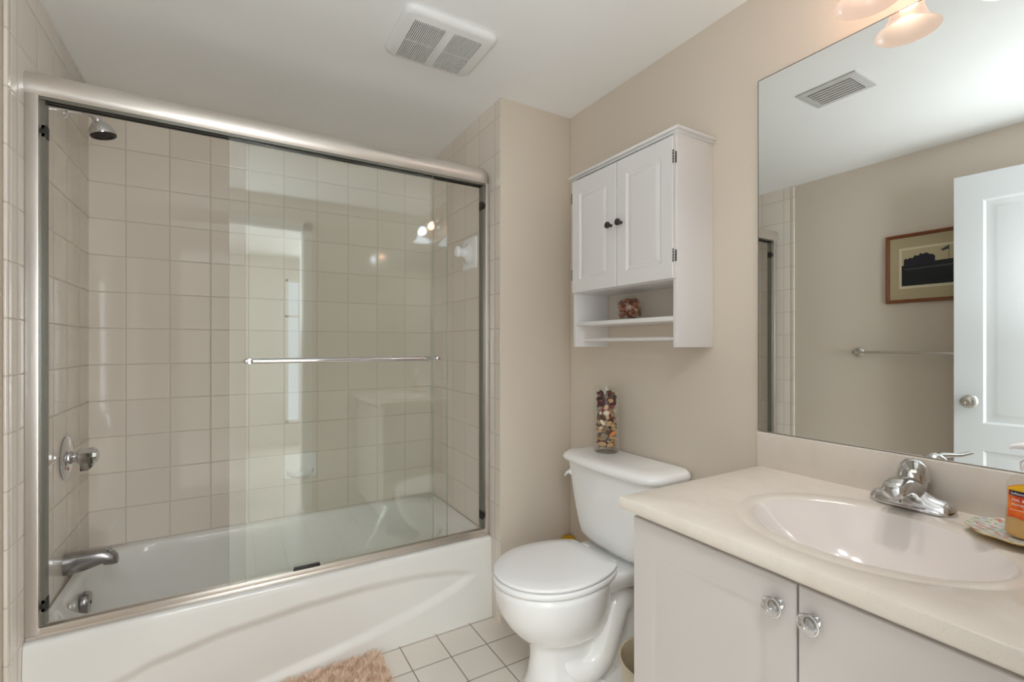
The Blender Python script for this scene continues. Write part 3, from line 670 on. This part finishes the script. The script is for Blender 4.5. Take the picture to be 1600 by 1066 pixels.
# ================================================================== VANITY
VYL, VYR = .848, YF + .003
ct = thing('vanity_countertop', (1.09, .45, .813), 'beige cultured marble vanity top with an integral oval basin and backsplash', 'countertop')
CT0, CT1, CTX0, CTX1 = .813, .844, .805, XR - .001
SX, SY, SA, SB = 1.078, .445, .170, .207
bm = NB(); n = 96
def ell(a, b, z, ex=0): return [Vector((SX + ex + a * cos(2 * pi * k / n), SY + b * sin(2 * pi * k / n), z)) for k in range(n)]
def rect_ring(z, ins=0):
    out = []
    x0_, x1_, y0_, y1_ = CTX0 + ins, CTX1, VYR, VYL - ins
    for k in range(n):
        a = 2 * pi * k / n; c, s = cos(a), sin(a)
        # corner-exact: scale the ray until it meets the rectangle
        t = min(((x1_ - SX) / c if c > 1e-9 else 1e9), ((x0_ - SX) / c if c < -1e-9 else 1e9), ((y1_ - SY) / s if s > 1e-9 else 1e9), ((y0_ - SY) / s if s < -1e-9 else 1e9))
        out.append(Vector((SX + c * t, SY + s * t, z)))
    for cx_, cy_ in ((x0_, y0_), (x0_, y1_), (x1_, y0_), (x1_, y1_)):
        i = min(range(n), key=lambda k: (out[k].x - cx_) ** 2 + (out[k].y - cy_) ** 2); out[i] = Vector((cx_, cy_, z))
    return out
R = [ell(SA + .035, SB + .035, CT0 + .004), ell(SA + .035, SB + .035, CT0), rect_ring(CT0, .004), rect_ring(CT0 + .006, 0), rect_ring(CT1 - .008, 0), rect_ring(CT1 - .002, .003), rect_ring(CT1, .009),
     ell(SA + .052, SB + .036, CT1), ell(SA + .046, SB + .031, CT1 - .0022), ell(SA + .040, SB + .026, CT1 - .0012), ell(SA + .016, SB + .012, CT1 - .0018), ell(SA + .008, SB + .006, CT1 - .0032), ell(SA + .003, SB + .002, CT1 - .0055), ell(SA, SB, CT1 - .008)]
loft(bm, R, False, False)
build('countertop', bm, M['counter'], ct, angle=40)
bm = NB(); R = [ell(SA, SB, CT1 - .008)]
for k in range(1, 25):
    q_ = 1 - k / 24 * .96; R.append(ell(SA * q_, SB * q_, CT1 - .008 - .115 * (1 - q_ ** 2.4), .012 * (1 - q_)))
loft(bm, R, False, True)
o = build('basin', bm, M['basin'], ct, angle=80); o['label'] = 'paler smooth oval basin'
build('drain', lathe(NB(), [(0, 0), (.021, 0), (.022, .002), (.012, .003), (0, .001)], (SX + .01, SY, CT1 - .1235)), M['chrome'], ct)
build('backsplash', bx(XR - .021, XR - .001, VYR, VYL, CT1 - .001, .946, bev=.003), M['counter'], ct)
vc = thing('vanity_cabinet', (1.1, .45, 0), 'white vanity cabinet with two panelled doors and clear round knobs', 'cabinet')
bm = NB(); box(bm, .852, XR - .002, .810, .826, .0, .812); box(bm, .852, XR - .002, VYR + .01, VYR + .026, 0, .812); box(bm, .852, XR - .002, VYR + .026, .810, .09, .106)
box(bm, XR - .008, XR - .002, VYR + .026, .810, .106, .812); box(bm, .90, .912, VYR + .026, .810, 0, .09)
build('carcass', bm, M['vanity'], vc, smooth=False)
bm = NB(); box(bm, .842, .860, VYR + .01, .826, .780, .812); box(bm, .852, .866, .42, .47, .106, .780); box(bm, .852, .866, VYR + .026, .09, .106, .78); box(bm, .852, .866, .77, .810, .106, .78); box(bm, .852, .866, VYR + .026, .81, .09, .13)
build('face_frame', bm, M['vanity'], vc, smooth=False)
for k, (ya, yb2) in enumerate(((.4465, .826), (VYR + .016, .4425))):
    w_ = yb2 - ya; h_ = .796 - .10
    bm = relief(w_, h_, .018, [(.050, w_ - .050, .055, h_ - .060)], [(.009, -.0035), (.018, -.004), (.034, -.0012), (.040, -.001)])
    xform(bm, basis((.832, yb2, .10), (0, -1, 0), (0, 0, 1), (-1, 0, 0)))
    d = build('door', bm, M['vanity'], vc, angle=25)
    d['label'] = 'left door, nearer the toilet' if k == 0 else 'right door'
    ky = .4465 + .030 if k == 0 else .4425 - .027
    kz = .750
    kn = build('knob', lathe(NB(), [(0, .016), (.009, .016), (.0155, .021), (.0165, .025), (.0145, .030), (.007, .033), (0, .0335)], (.832, ky, kz), (-1, 0, 0), n=32), M['knobglass'], d)
    kn['label'] = 'clear round knob with chrome collar'
    bm = NB(); lathe(bm, [(0, 0), (.011, 0), (.010, .003), (.006, .005), (.006, .014), (.010, .017), (0, .017)], (.832, ky, kz), (-1, 0, 0), n=28)
    ring = [Vector((.832 - .0235, ky + .0165 * cos(a), kz + .0165 * sin(a))) for a in [2 * pi * q_ / 40 for q_ in range(41)]]
    tube(bm, ring, .0014, 8, caps=False)
    build('knob_collar', bm, M['chrome'], kn)
# ================================================================== MIRROR
mr_ = thing('wall_mirror', (XR, .45, .95), 'large frameless wall mirror above the vanity backsplash', 'mirror')
build('mirror_face', bx(XR - .006, XR - .0005, VYR + .004, .851, .9475, 2.008), [M['mirror']], mr_, smooth=False)
bm = NB(); box(bm, XR - .0066, XR - .0002, .851, .8525, .9475, 2.0095); box(bm, XR - .0066, XR - .0002, VYR + .004, .851, 2.008, 2.0095)
build('mirror_edge', bm, M['mirror_edge'], mr_, smooth=False)['label'] = 'thin dark edge'
# ================================================================== FAUCET
FX, FY = 1.312, .452
fa = thing('basin_faucet', (FX, FY, CT1), 'chrome centreset basin faucet with single lever handle', 'faucet')
bm = NB(); R = []
for z, a_, b_ in ((0, .028, .078), (.004, .0285, .0785), (.009, .027, .077), (.013, .022, .071), (.016, .012, .055)):
    R.append([Vector((FX + a_ * math.copysign(abs(cos(t)) ** .9, cos(t)), FY + b_ * math.copysign(abs(sin(t)) ** .62, sin(t)), CT1 + z)) for t in [2 * pi * k / 56 for k in range(56)]])
loft(bm, R)
for s in (-1, 1):      # the sloping shoulders left and right
    R = []
    for t, hz, hw in ((0, .046, .026), (.018, .041, .026), (.032, .032, .0255), (.045, .027, .025), (.060, .0245, .023), (.070, .020, .019), (.076, .012, .011), (.0775, .006, .005)):
        R.append([Vector((FX + hw * cos(a), FY + s * t, CT1 + .004 + hz * max(0, sin(a)))) for a in [pi * k / 20 for k in range(21)]])
    loft(bm, R, True, True)
build('base_plate', bm, M['faucetmetal'], fa, angle=50)
# spout
R = []
for x, z, hw, hh in ((FX + .012, .036, .024, .026), (FX - .012, .044, .026, .025), (FX - .035, .053, .0255, .021), (FX - .060, .056, .0245, .0185), (FX - .080, .053, .0235, .0185), (FX - .094, .049, .021, .0175), (FX - .101, .046, .014, .012)):
    R.append([Vector((x, FY + hw * math.copysign(abs(cos(a)) ** .8, cos(a)), CT1 + z + hh * math.copysign(abs(sin(a)) ** .8, sin(a)))) for a in [2 * pi * k / 28 for k in range(28)]])
build('spout', loft(NB(), R), M['faucetmetal'], fa, angle=60)
build('aerator', lathe(NB(), [(0, 0), (.011, 0), (.011, .010), (0, .010)], (FX - .080, FY, CT1 + .027)), M['faucetmetal'], fa)
hb = build('handle_hub', lathe(NB(), [(.0265, 0), (.0265, .010), (.0255, .012), (.030, .014), (.0305, .022), (.028, .036), (.022, .049), (.013, .058), (0, .061)], (FX + .004, FY, CT1 + .046), (0.08, 0, 1)), M['faucetmetal'], fa)
ld_ = Vector((-cos(radians(20)), -sin(radians(20)), 0)); lb_ = Vector((FX + .004, FY, CT1))
bm = tube(NB(), smooth_path([tuple(lb_ + ld_ * d_ + Vector((0, 0, z_))) for d_, z_ in ((-.006, .094), (.018, .099), (.045, .098), (.075, .097), (.108, .101))], 6), [.013 - .0075 * (i / 24) for i in range(25)], 16, flat=.6)
build('lever', bm, M['faucetmetal'], hb)
build('indicator', lathe(NB(), [(0, 0), (.0035, 0), (.003, .001), (0, .0012)], (FX - .0205, FY, CT1 + .076), (-1, 0, .25)), M['rubber'], hb)
build('lift_rod', lathe(NB(), [(.0018, 0), (.0018, .080), (.006, .082), (.0065, .086), (.003, .089), (0, .089)], (FX + .031, FY, CT1 + .002), n=16), M['faucetmetal'], fa)
# ================================================================== PLATE AND SOAP
PX, PY = 1.268, .262
pm = bpy.data.materials.new('floral_glass'); pm.use_nodes = True; t = NT(pm); b = t.n['Principled BSDF']; b.inputs['Roughness'].default_value = .12
tc = t.new('ShaderNodeTexCoord'); vo = t.new('ShaderNodeTexVoronoi'); vo.inputs['Scale'].default_value = 130; t.link(tc.outputs['Object'], vo.inputs['Vector'])
cr = t.new('ShaderNodeValToRGB'); sc_ = t.new('ShaderNodeSeparateColor'); t.link(vo.outputs['Color'], sc_.inputs[0]); t.link(sc_.outputs[0], cr.inputs[0])
els = cr.color_ramp.elements; els[0].color = (*lin((206, 206, 196)), 1); els[1].color = (*lin((210, 188, 170)), 1)
for pos, c_ in ((.25, (178, 190, 196)), (.42, (196, 204, 178)), (.55, (222, 216, 206)), (.68, (206, 134, 120)), (.76, (222, 214, 204)), (.88, (160, 176, 150))):
    e_ = els.new(pos); e_.color = (*lin(c_), 1)
cr.color_ramp.interpolation = 'CONSTANT'
t.link(cr.outputs[0], b.inputs['Base Color'])
M['floral'] = pm; M['amberglass'] = mat('amber_rim', (186, 160, 96), .1, coat=.4)
dp = thing('scalloped_glass_plate', (PX, PY, CT1), 'small scalloped glass plate with floral print right of the faucet', 'plate')
def scal(r, z, amp=.03): return [Vector((PX + r * (1 + amp * cos(10 * a)) * cos(a), PY + r * (1 + amp * cos(10 * a)) * sin(a), CT1 + z)) for a in [2 * pi * k / 120 for k in range(120)]]
build('plate_body', loft(NB(), [scal(.048, 0, 0), scal(.052, .003, 0), scal(.070, .008), scal(.082, .0115), scal(.084, .0135), scal(.083, .0145)], True, False), M['amberglass'], dp, angle=60)
build('printed_face', loft(NB(), [scal(.083, .0145), scal(.078, .0145), scal(.062, .0105), scal(.050, .0085, 0), scal(.02, .008, 0)], False, True), M['floral'], dp, angle=60)['label'] = 'pale floral print in blue, green and pink'
BX2, BY2, BZ2 = 1.252, .2520, CT1 + .0088
sb = thing('soap_dispenser', (BX2, BY2, BZ2), 'clear pump bottle of liquid hand soap with orange label on the plate', 'soap dispenser')
vdir = Vector((-BX2, -BY2, 0)).normalized()          # towards the doorway
sdir = Vector((-vdir.y, vdir.x, 0))
prof_b = [(.0, 0), (.033, 0), (.037, .003), (.0385, .012), (.0375, .035), (.0355, .060), (.0345, .080), (.0355, .098), (.034, .110), (.028, .120), (.017, .127), (.0155, .130), (.0155, .138)]
def bottle_r(z):
    for (r0, z0), (r1, z1) in zip(prof_b[1:], prof_b[2:]):
        if z0 <= z <= z1: return r0 + (r1 - r0) * (z - z0) / (z1 - z0)
    return .0385
def obl(prof, c, sx=1.0, sy=.62, n=48, caps=True):
    bm = NB(); c = Vector(c)
    return loft(bm, [[c + Vector((0, 0, h)) + sdir * cos(2 * pi * k / n) * max(r, 1e-4) * sx + vdir * sin(2 * pi * k / n) * max(r, 1e-4) * sy for k in range(n)] for r, h in prof], caps, caps)
build('bottle', obl(prof_b, (BX2, BY2, BZ2)), M['clear'], sb)
build('soap', obl([(.0, .002), (.031, .002), (.035, .005), (.0365, .013), (.0355, .035), (.0340, .055), (.0338, .056), (0, .056)], (BX2, BY2, BZ2)), mat('amber_soap', (222, 176, 108), .25, noise=.15, nscale=30), sb)['label'] = 'amber liquid soap'
bm = lathe(NB(), [(0, .136), (.017, .136), (.0175, .140), (.0175, .150), (.013, .156), (.006, .158), (.006, .176), (.010, .178), (.011, .184), (.009, .188), (0, .189)], (BX2, BY2, BZ2), n=28)
pu = build('pump', bm, mat('white_plastic', (238, 238, 238), .3), sb)
nd = (sdir * .0 + Vector((-.25, 1, 0))).normalized(); pc = Vector((BX2, BY2, BZ2))
build('nozzle', tube(NB(), [pc + Vector((0, 0, .182)) , pc + nd * .014 + Vector((0, 0, .183)), pc + nd * .027 + Vector((0, 0, .180)), pc + nd * .031 + Vector((0, 0, .176))], [.008, .007, .0045, .003], 14), bpy.data.materials['white_plastic'], pu)
# label wrapped on the front of the bottle
def wrap(u, z, lift=.0008):
    r = bottle_r(z) + lift; a = u / r; 
    return Vector((BX2, BY2, BZ2 + z)) + sdir * (-sin(a)) * r * -1 + vdir * cos(a) * r * .62 + vdir * lift
def lab_strip(name, u0, u1, zfun0, zfun1, m_, lift, parent, nu=24, nz=10):
    bm = NB(); G_ = [[bm.verts.new(wrap(u0 + (u1 - u0) * i / nu, zfun0(i / nu) + (zfun1(i / nu) - zfun0(i / nu)) * j / nz, lift)) for i in range(nu + 1)] for j in range(nz + 1)]
    for j in range(nz):
        for i in range(nu): bm.faces.new((G_[j][i], G_[j][i + 1], G_[j + 1][i + 1], G_[j + 1][i]))
    return build(name, bm, m_, parent)
om = bpy.data.materials.new('orange_label'); om.use_nodes = True; t = NT(om); b = t.n['Principled BSDF']; b.inputs['Roughness'].default_value = .3
tc = t.new('ShaderNodeTexCoord'); no = t.new('ShaderNodeTexNoise'); no.inputs['Scale'].default_value = 32; t.link(tc.outputs['Object'], no.inputs['Vector'])
cr = t.new('ShaderNodeValToRGB'); t.link(no.outputs[0], cr.inputs[0]); cr.color_ramp.elements[0].position = .4; cr.color_ramp.elements[0].color = (*lin((214, 62, 16)), 1); cr.color_ramp.elements[1].position = .62; cr.color_ramp.elements[1].color = (*lin((242, 128, 30)), 1)
t.link(cr.outputs[0], b.inputs['Base Color'])
UW = .040
lb = lab_strip('front_label', -UW, UW, lambda t_: .040 + .003 * sin(t_ * pi * 3), lambda t_: .100 + .012 * sin(t_ * pi), om, .0008, sb)
lb['label'] = 'orange label with white lettering'
lab_strip('yellow_swash', -UW + .001, UW - .012, lambda t_: .096 - .002 * t_, lambda t_: .0985 + .012 * sin(t_ * pi * .95), mat('label_yellow', (238, 186, 30), .3), .0012, lb)
lab_strip('name_band', -.0355, -.0055, lambda t_: .0855, lambda t_: .0955, mat('label_navy', (26, 28, 66), .3), .0014, lb)
wt = mat('label_white', (246, 238, 226), .4)
def letters(body, size, z, uc, m_, lift, parent):
    bm = text_mesh(body, size)
    for v in bm.verts: v.co = wrap(uc + v.co.x, z + v.co.y, lift + v.co.z)
    return build('lettering', bm, m_, parent, smooth=False)
letters('Softsoap', .0068, .0880, -.0205, wt, .0020, lb)
letters('Milk &', .0078, .0745, -.0205, wt, .0014, lb)
letters('Honey', .0078, .0660, -.0205, wt, .0014, lb)
sb.scale = (1, 1, .92)
lab_strip('white_rule', -.034, .034, lambda t_: .0570, lambda t_: .0578, wt, .0013, lb)
# ================================================================== TRASH BIN
TBX, TBY = 1.112, .992
tbn = thing('waste_bin', (TBX, TBY, 0), 'beige round plastic waste bin between the toilet and the vanity', 'trash can')
bm = lathe(NB(), [(0, 0), (.092, 0), (.096, .004), (.119, .253), (.124, .255), (.125, .259), (.123, .262), (.118, .262), (.116, .258), (.093, .010), (0, .008)], (TBX, TBY, 0), n=48)
build('bin_shell', bm, M['bin'], tbn, angle=60)
# ================================================================== BATH MAT
RX0, RX1, RY0, RY1 = -.26, .500, 1.36, 1.850
rg = thing('bath_mat', (.12, 1.6, 0), 'peach shaggy bath mat on the floor tiles in front of the tub', 'bath mat')
build('mat_backing', loft(NB(), [rrect(RX0, RX1, RY0, RY1, .04, .0005), rrect(RX0, RX1, RY0, RY1, .04, .008), rrect(RX0 + .01, RX1 - .01, RY0 + .01, RY1 - .01, .035, .011)]), M['rug'], rg)
rn = random.Random(5); vs_, fs_, mi_ = [], [], []
for i in range(30000):
    x = rn.uniform(RX0 + .004, RX1 - .004); y = rn.uniform(RY0 + .004, RY1 - .004)
    if (x > RX1 - .04 and y > RY1 - .04 and (x - RX1 + .04) ** 2 + (y - RY1 + .04) ** 2 > .0014): continue
    cl = (sin(x * 90 + 3 * sin(y * 40)) + sin(y * 100 + 2 * sin(x * 55))) * .6
    a = cl * 2.2 + rn.uniform(-.9, .9); L = rn.uniform(.014, .026); ln = rn.uniform(.003, .016); wd_ = rn.uniform(.0008, .0014)
    b0 = Vector((x, y, .008)); tp = b0 + Vector((cos(a) * ln, sin(a) * ln, L)); md = (b0 + tp) / 2 + Vector((0, 0, .003)); s_ = Vector((-sin(a + rn.uniform(-1, 1)), cos(a), 0)) * wd_
    if tp.y > 1.853: tp.y = 1.853
    k = len(vs_); vs_ += [b0 - s_, b0 + s_, md + s_, md - s_, tp]; fs_ += [(k, k + 1, k + 2, k + 3), (k + 3, k + 2, k + 4)]; q_ = 1 if rn.random() < .3 else 0; mi_ += [q_, q_]
me = bpy.data.meshes.new('pile'); off = worldoff(rg); me.from_pydata([v - off for v in vs_], [], fs_); me.materials.append(M['rug']); me.materials.append(M['ruglight'])
me.polygons.foreach_set('material_index', mi_); o = bpy.data.objects.new('pile', me); COL.objects.link(o); o.parent = rg; o['kind'] = 'stuff'
# ================================================================== CEILING FAN AND VENT
ef = thing('exhaust_fan', (.64, 1.57, ZC), 'white ceiling exhaust fan cover with two slotted grilles', 'exhaust fan')
FZ = ZC - .020
bm = loft(NB(), [rrect(.474, .806, 1.434, 1.712, .035, ZC - .0005), rrect(.472, .808, 1.432, 1.714, .037, ZC - .006), rrect(.476, .804, 1.436, 1.710, .035, ZC - .014), rrect(.488, .792, 1.448, 1.698, .03, FZ)])
build('cover', bm, M['white'], ef, angle=50)
for ga, gb in ((.512, .622), (.652, .757)):
    y0_, y1_ = 1.478, 1.690
    g = build('grille', bx(ga, gb, y0_, y1_, FZ - .0008, FZ + .001), M['black'], ef, smooth=False); g['label'] = 'slotted grille, shade between the slats painted black'  # black sheet in place of the shade behind the slots
    bm = NB(); nn_ = 17; pt_ = (gb - ga) / nn_
    for k in range(nn_ + 1): box(bm, ga + k * pt_ - pt_ * .27, ga + k * pt_ + pt_ * .27, y0_, y1_, FZ - .0035, FZ - .0005)
    box(bm, ga, gb, (y0_ + y1_) / 2 - .001, (y0_ + y1_) / 2 + .001, FZ - .003, FZ - .0005)
    build('slats', bm, M['white'], g, smooth=False)
av = thing('air_vent', (.57, 1.015, ZC), 'white louvred ceiling air vent seen in the mirror', 'air vent')
build('vent_frame', loft(NB(), [rrect(.470, .662, .900, 1.130, .003, ZC - .0005), rrect(.472, .660, .902, 1.128, .003, ZC - .005), rrect(.500, .632, .930, 1.100, .003, ZC - .008), rrect(.502, .630, .932, 1.098, .003, ZC - .001)], False, True), mat('vent_grey', (205, 205, 203), .4), av, smooth=False)
build('vent_throat_shade', bx(.503, .629, .933, 1.097, ZC - .0022, ZC - .0012), M['black'], av, smooth=False)  # thin black slab paints the shade of the vent opening
bm = NB()
for k in range(6):
    xk = .514 + k * .0205
    loft(bm, [[Vector((xk - .0062, y, ZC - .0085)), Vector((xk - .0060, y, ZC - .0065)), Vector((xk + .0060, y, ZC - .0050)), Vector((xk + .0062, y, ZC - .0070))] for y in (.933, 1.097)])
build('louvres', bm, mat('vent_slat', (190, 190, 187), .35), av, smooth=False)
# ================================================================== VANITY LIGHT
vlg = thing('vanity_light', (XR, .414, 2.16), 'two-lamp satin nickel vanity light with frosted bell shades above the mirror', 'wall light')
bm = NB(); loft(bm, [yz(.34, .488, 2.095, 2.215, .03, XR - .0005), yz(.34, .488, 2.095, 2.215, .03, XR - .014), yz(.352, .476, 2.107, 2.203, .025, XR - .024)])
build('backplate', bm, M['satin'], vlg)
build('crossbar', tube(NB(), [(XR - .035, .318, 2.155), (XR - .035, .510, 2.155)], .008, 14), M['satin'], vlg)
build('stem', tube(NB(), [(XR - .020, .414, 2.155), (XR - .037, .414, 2.155)], .010, 14), M['satin'], vlg)
for i, (ly, lc) in enumerate(LAMPS):
    build('arm', tube(NB(), smooth_path([(XR - .035, ly, 2.155), (XR - .065, ly, 2.175), (LX + .02, ly, 2.172), (LX, ly, 2.150)], 6), .0065, 14), M['satin'], vlg)
    build('socket_cup', lathe(NB(), [(0, .150), (.012, .150), (.020, .146), (.025, .134), (.026, .120), (.024, .118)], (LX, ly, LZ)), M['satin'], vlg)
    pr = [(.022, .124), (.0245, .118), (.028, .098), (.031, .075), (.035, .052), (.041, .032), (.049, .016), (.059, .005), (.068, 0)]
    inn = [(r - .0035, h + .001) for r, h in reversed(pr)]
    s = build('shade', lathe(NB(), pr + inn, (LX, ly, LZ), n=48, caps=False), M['shadeglass'] if i == 0 else M['shadecool'], vlg, angle=70)
    s['label'] = 'frosted bell shade glowing warm' if i == 0 else 'frosted bell shade glowing cool white'
    build('bulb', lathe(NB(), [(.012, .140), (.013, .128), (.013, .112), (.0135, .108), (0, .1075)], (LX, ly, LZ), n=28), M['bulb_w'] if i == 0 else M['bulb_c'], vlg)
# ================================================================== DOOR (seen in the mirror)
A = Vector((-.412, .072, 0)); B = Vector((-.322, .893, 0)); U = (B - A).normalized(); N_ = Vector((U.y, -U.x, 0))
DWd = (B - A).length; DZ0, DZ1 = .012, 2.035
dr = thing('door_1', tuple(A), None, None); dr['kind'] = 'structure'
h_ = DZ1 - DZ0
pp = [(.105, DWd / 2 - .045, .23, .69), (DWd / 2 + .045, DWd - .105, .23, .69), (.105, DWd / 2 - .045, .82, h_ - .13), (DWd / 2 + .045, DWd - .105, .82, h_ - .13)]
PR = [(.010, -.007), (.022, -.008), (.045, -.002), (.050, -.0015)]
bm = relief(DWd, h_, .0175, pp, PR); xform(bm, basis(A + N_ * .0 + Vector((0, 0, DZ0)), U, (0, 0, 1), N_))
b2 = relief(DWd, h_, .0175, pp, PR); xform(b2, basis(A + U * DWd - N_ * .035 + Vector((0, 0, DZ0)), -U, (0, 0, 1), -N_))
tmp = bpy.data.meshes.new('tmp'); b2.to_mesh(tmp); b2.free(); bm.from_mesh(tmp); bpy.data.meshes.remove(tmp)
build('door_leaf', bm, M['doorpaint'], dr, angle=20)
for s, nn_ in ((0, N_), (1, -N_)):
    c = A + U * (DWd - .060) + Vector((0, 0, .935)) + (N_ * 0 if s == 0 else -N_ * .035)
    build('door_knob', lathe(NB(), [(0, 0), (.031, 0), (.031, .003), (.026, .008), (.012, .011), (.011, .028), (.018, .034), (.027, .043), (.029, .053), (.026, .063), (.014, .068), (.008, .068), (.007, .066), (0, .066)] if s == 0 else [(0, 0), (.031, 0), (.028, .006), (.012, .011), (.011, .022), (.022, .028), (.024, .036), (.02, .044), (0, .046)], tuple(c), tuple(nn_), n=36), M['satin'], dr)['label'] = 'round satin nickel knob'
bm = bx(0, .001, -.011, .011, -.028, .028); xform(bm, basis(A + U * (DWd + .0004) - N_ * .0175 + Vector((0, 0, .935)), U, -N_, (0, 0, 1))); build('latch_plate', bm, M['satin'], dr)
for z in (.25, 1.05, 1.85):
    build('hinge', lathe(NB(), [(0, 0), (.006, 0), (.006, .09), (0, .09)], (A.x + .006, A.y - .004, z), n=12), M['satin'], dr)
# ================================================================== PICTURE AND TOWEL BAR on the left wall (seen in the mirror)
WX = -.52
pf = thing('framed_picture', (WX, 1.02, 1.64), 'wood-framed dark landscape photograph with olive mat, seen in the mirror', 'picture')
PY0, PY1, PZ0, PZ1 = .79, 1.245, 1.447, 1.832
bm = NB()
fr = [((PY0, PZ0), (PY1, PZ0)), ((PY1, PZ0), (PY1, PZ1)), ((PY1, PZ1), (PY0, PZ1)), ((PY0, PZ1), (PY0, PZ0))]
def ring4(ins, x): return [Vector((x, PY0 + ins, PZ0 + ins)), Vector((x, PY1 - ins, PZ0 + ins)), Vector((x, PY1 - ins, PZ1 - ins)), Vector((x, PY0 + ins, PZ1 - ins))]
loft(bm, [ring4(0, WX + .0005), ring4(0, WX + .016), ring4(.004, WX + .020), ring4(.010, WX + .019), ring4(.017, WX + .012), ring4(.019, WX + .008)], False, False)
build('frame', bm, M['wood'], pf, smooth=False)
build('mat_board', bx(WX + .0005, WX + .008, PY0 + .012, PY1 - .012, PZ0 + .012, PZ1 - .012), M['matboard'], pf, smooth=False)
build('mat_bevel', bx(WX + .008, WX + .0088, PY0 + .062, PY1 - .062, PZ0 + .078, PZ1 - .078), M['cream'], pf, smooth=False)
ph = build('photo_sky', bx(WX + .0088, WX + .0092, PY0 + .074, PY1 - .074, PZ0 + .093, PZ1 - .090), mat('photo_sky', (196, 182, 148), .6), pf, smooth=False)
y0_, y1_, z0_, z1_ = PY0 + .074, PY1 - .074, PZ0 + .093, PZ1 - .090
# silhouettes in the print: from the mirror's view its left side is the +y side
hz_ = z0_ + (z1_ - z0_) * .60
def flat(pts, x, m_, name):
    bm = NB(); loft(bm, [[Vector((x, p[0], p[1])) for p in pts], [Vector((x + .0004, p[0], p[1])) for p in pts]]); return build(name, bm, m_, ph, smooth=False)
dk = mat('photo_dark', (22, 24, 26), .6); dk2 = mat('photo_mid', (74, 78, 78), .6, noise=.3, nscale=60); dk3 = mat('photo_building', (34, 32, 42), .6, noise=.5, nscale=160)
flat([(y1_, z0_), (y0_, z0_), (y0_, hz_ + .008), (y1_ - .15, hz_ + .004), (y1_, hz_ - .006)], WX + .0093, dk, 'print_ground')
flat([(y1_ - .004, hz_ - .026), (y0_, hz_ - .018), (y0_, hz_ - .026), (y1_ - .02, hz_ - .032)], WX + .0098, dk2, 'print_path')
sk = [(y1_ - .010, hz_ - .010), (y1_ - .010, hz_ + .024), (y1_ - .018, hz_ + .034), (y1_ - .026, hz_ + .028), (y1_ - .040, hz_ + .036), (y1_ - .048, hz_ + .030), (y1_ - .060, hz_ + .046), (y1_ - .075, hz_ + .042), (y1_ - .085, hz_ + .054), (y1_ - .095, hz_ + .048), (y1_ - .110, hz_ + .054), (y1_ - .125, hz_ + .044), (y1_ - .140, hz_ + .040), (y1_ - .148, hz_ + .030), (y1_ - .148, hz_ - .004)]
flat(sk, WX + .0098, dk3, 'print_building')
flat([(y1_ - .205, hz_ + .002), (y1_ - .2065, hz_ + .002), (y1_ - .2065, hz_ + .080), (y1_ - .205, hz_ + .080)], WX + .0098, dk3, 'print_flagpole')
flat([(y1_ - .205, hz_ + .078), (y1_ - .205, hz_ + .058), (y1_ - .178, hz_ + .052), (y1_ - .172, hz_ + .060)], WX + .0098, dk2, 'print_flag')
tw = thing('wall_towel_bar', (WX, 1.05, 1.165), 'satin nickel towel bar with round end post on the left wall, seen in the mirror', 'towel bar')
for y in (1.385, .72):
    build('post', lathe(NB(), [(0, 0), (.027, 0), (.028, .003), (.024, .008), (.014, .012), (.010, .022), (.009, .050), (.012, .056), (.013, .066), (.009, .073), (0, .074)], (WX, y, 1.165), (1, 0, 0), n=32), M['satin'], tw)
build('bar', tube(NB(), [(WX + .060, .72, 1.165), (WX + .060, 1.385, 1.165)], .0075, 16), M['satin'], tw)
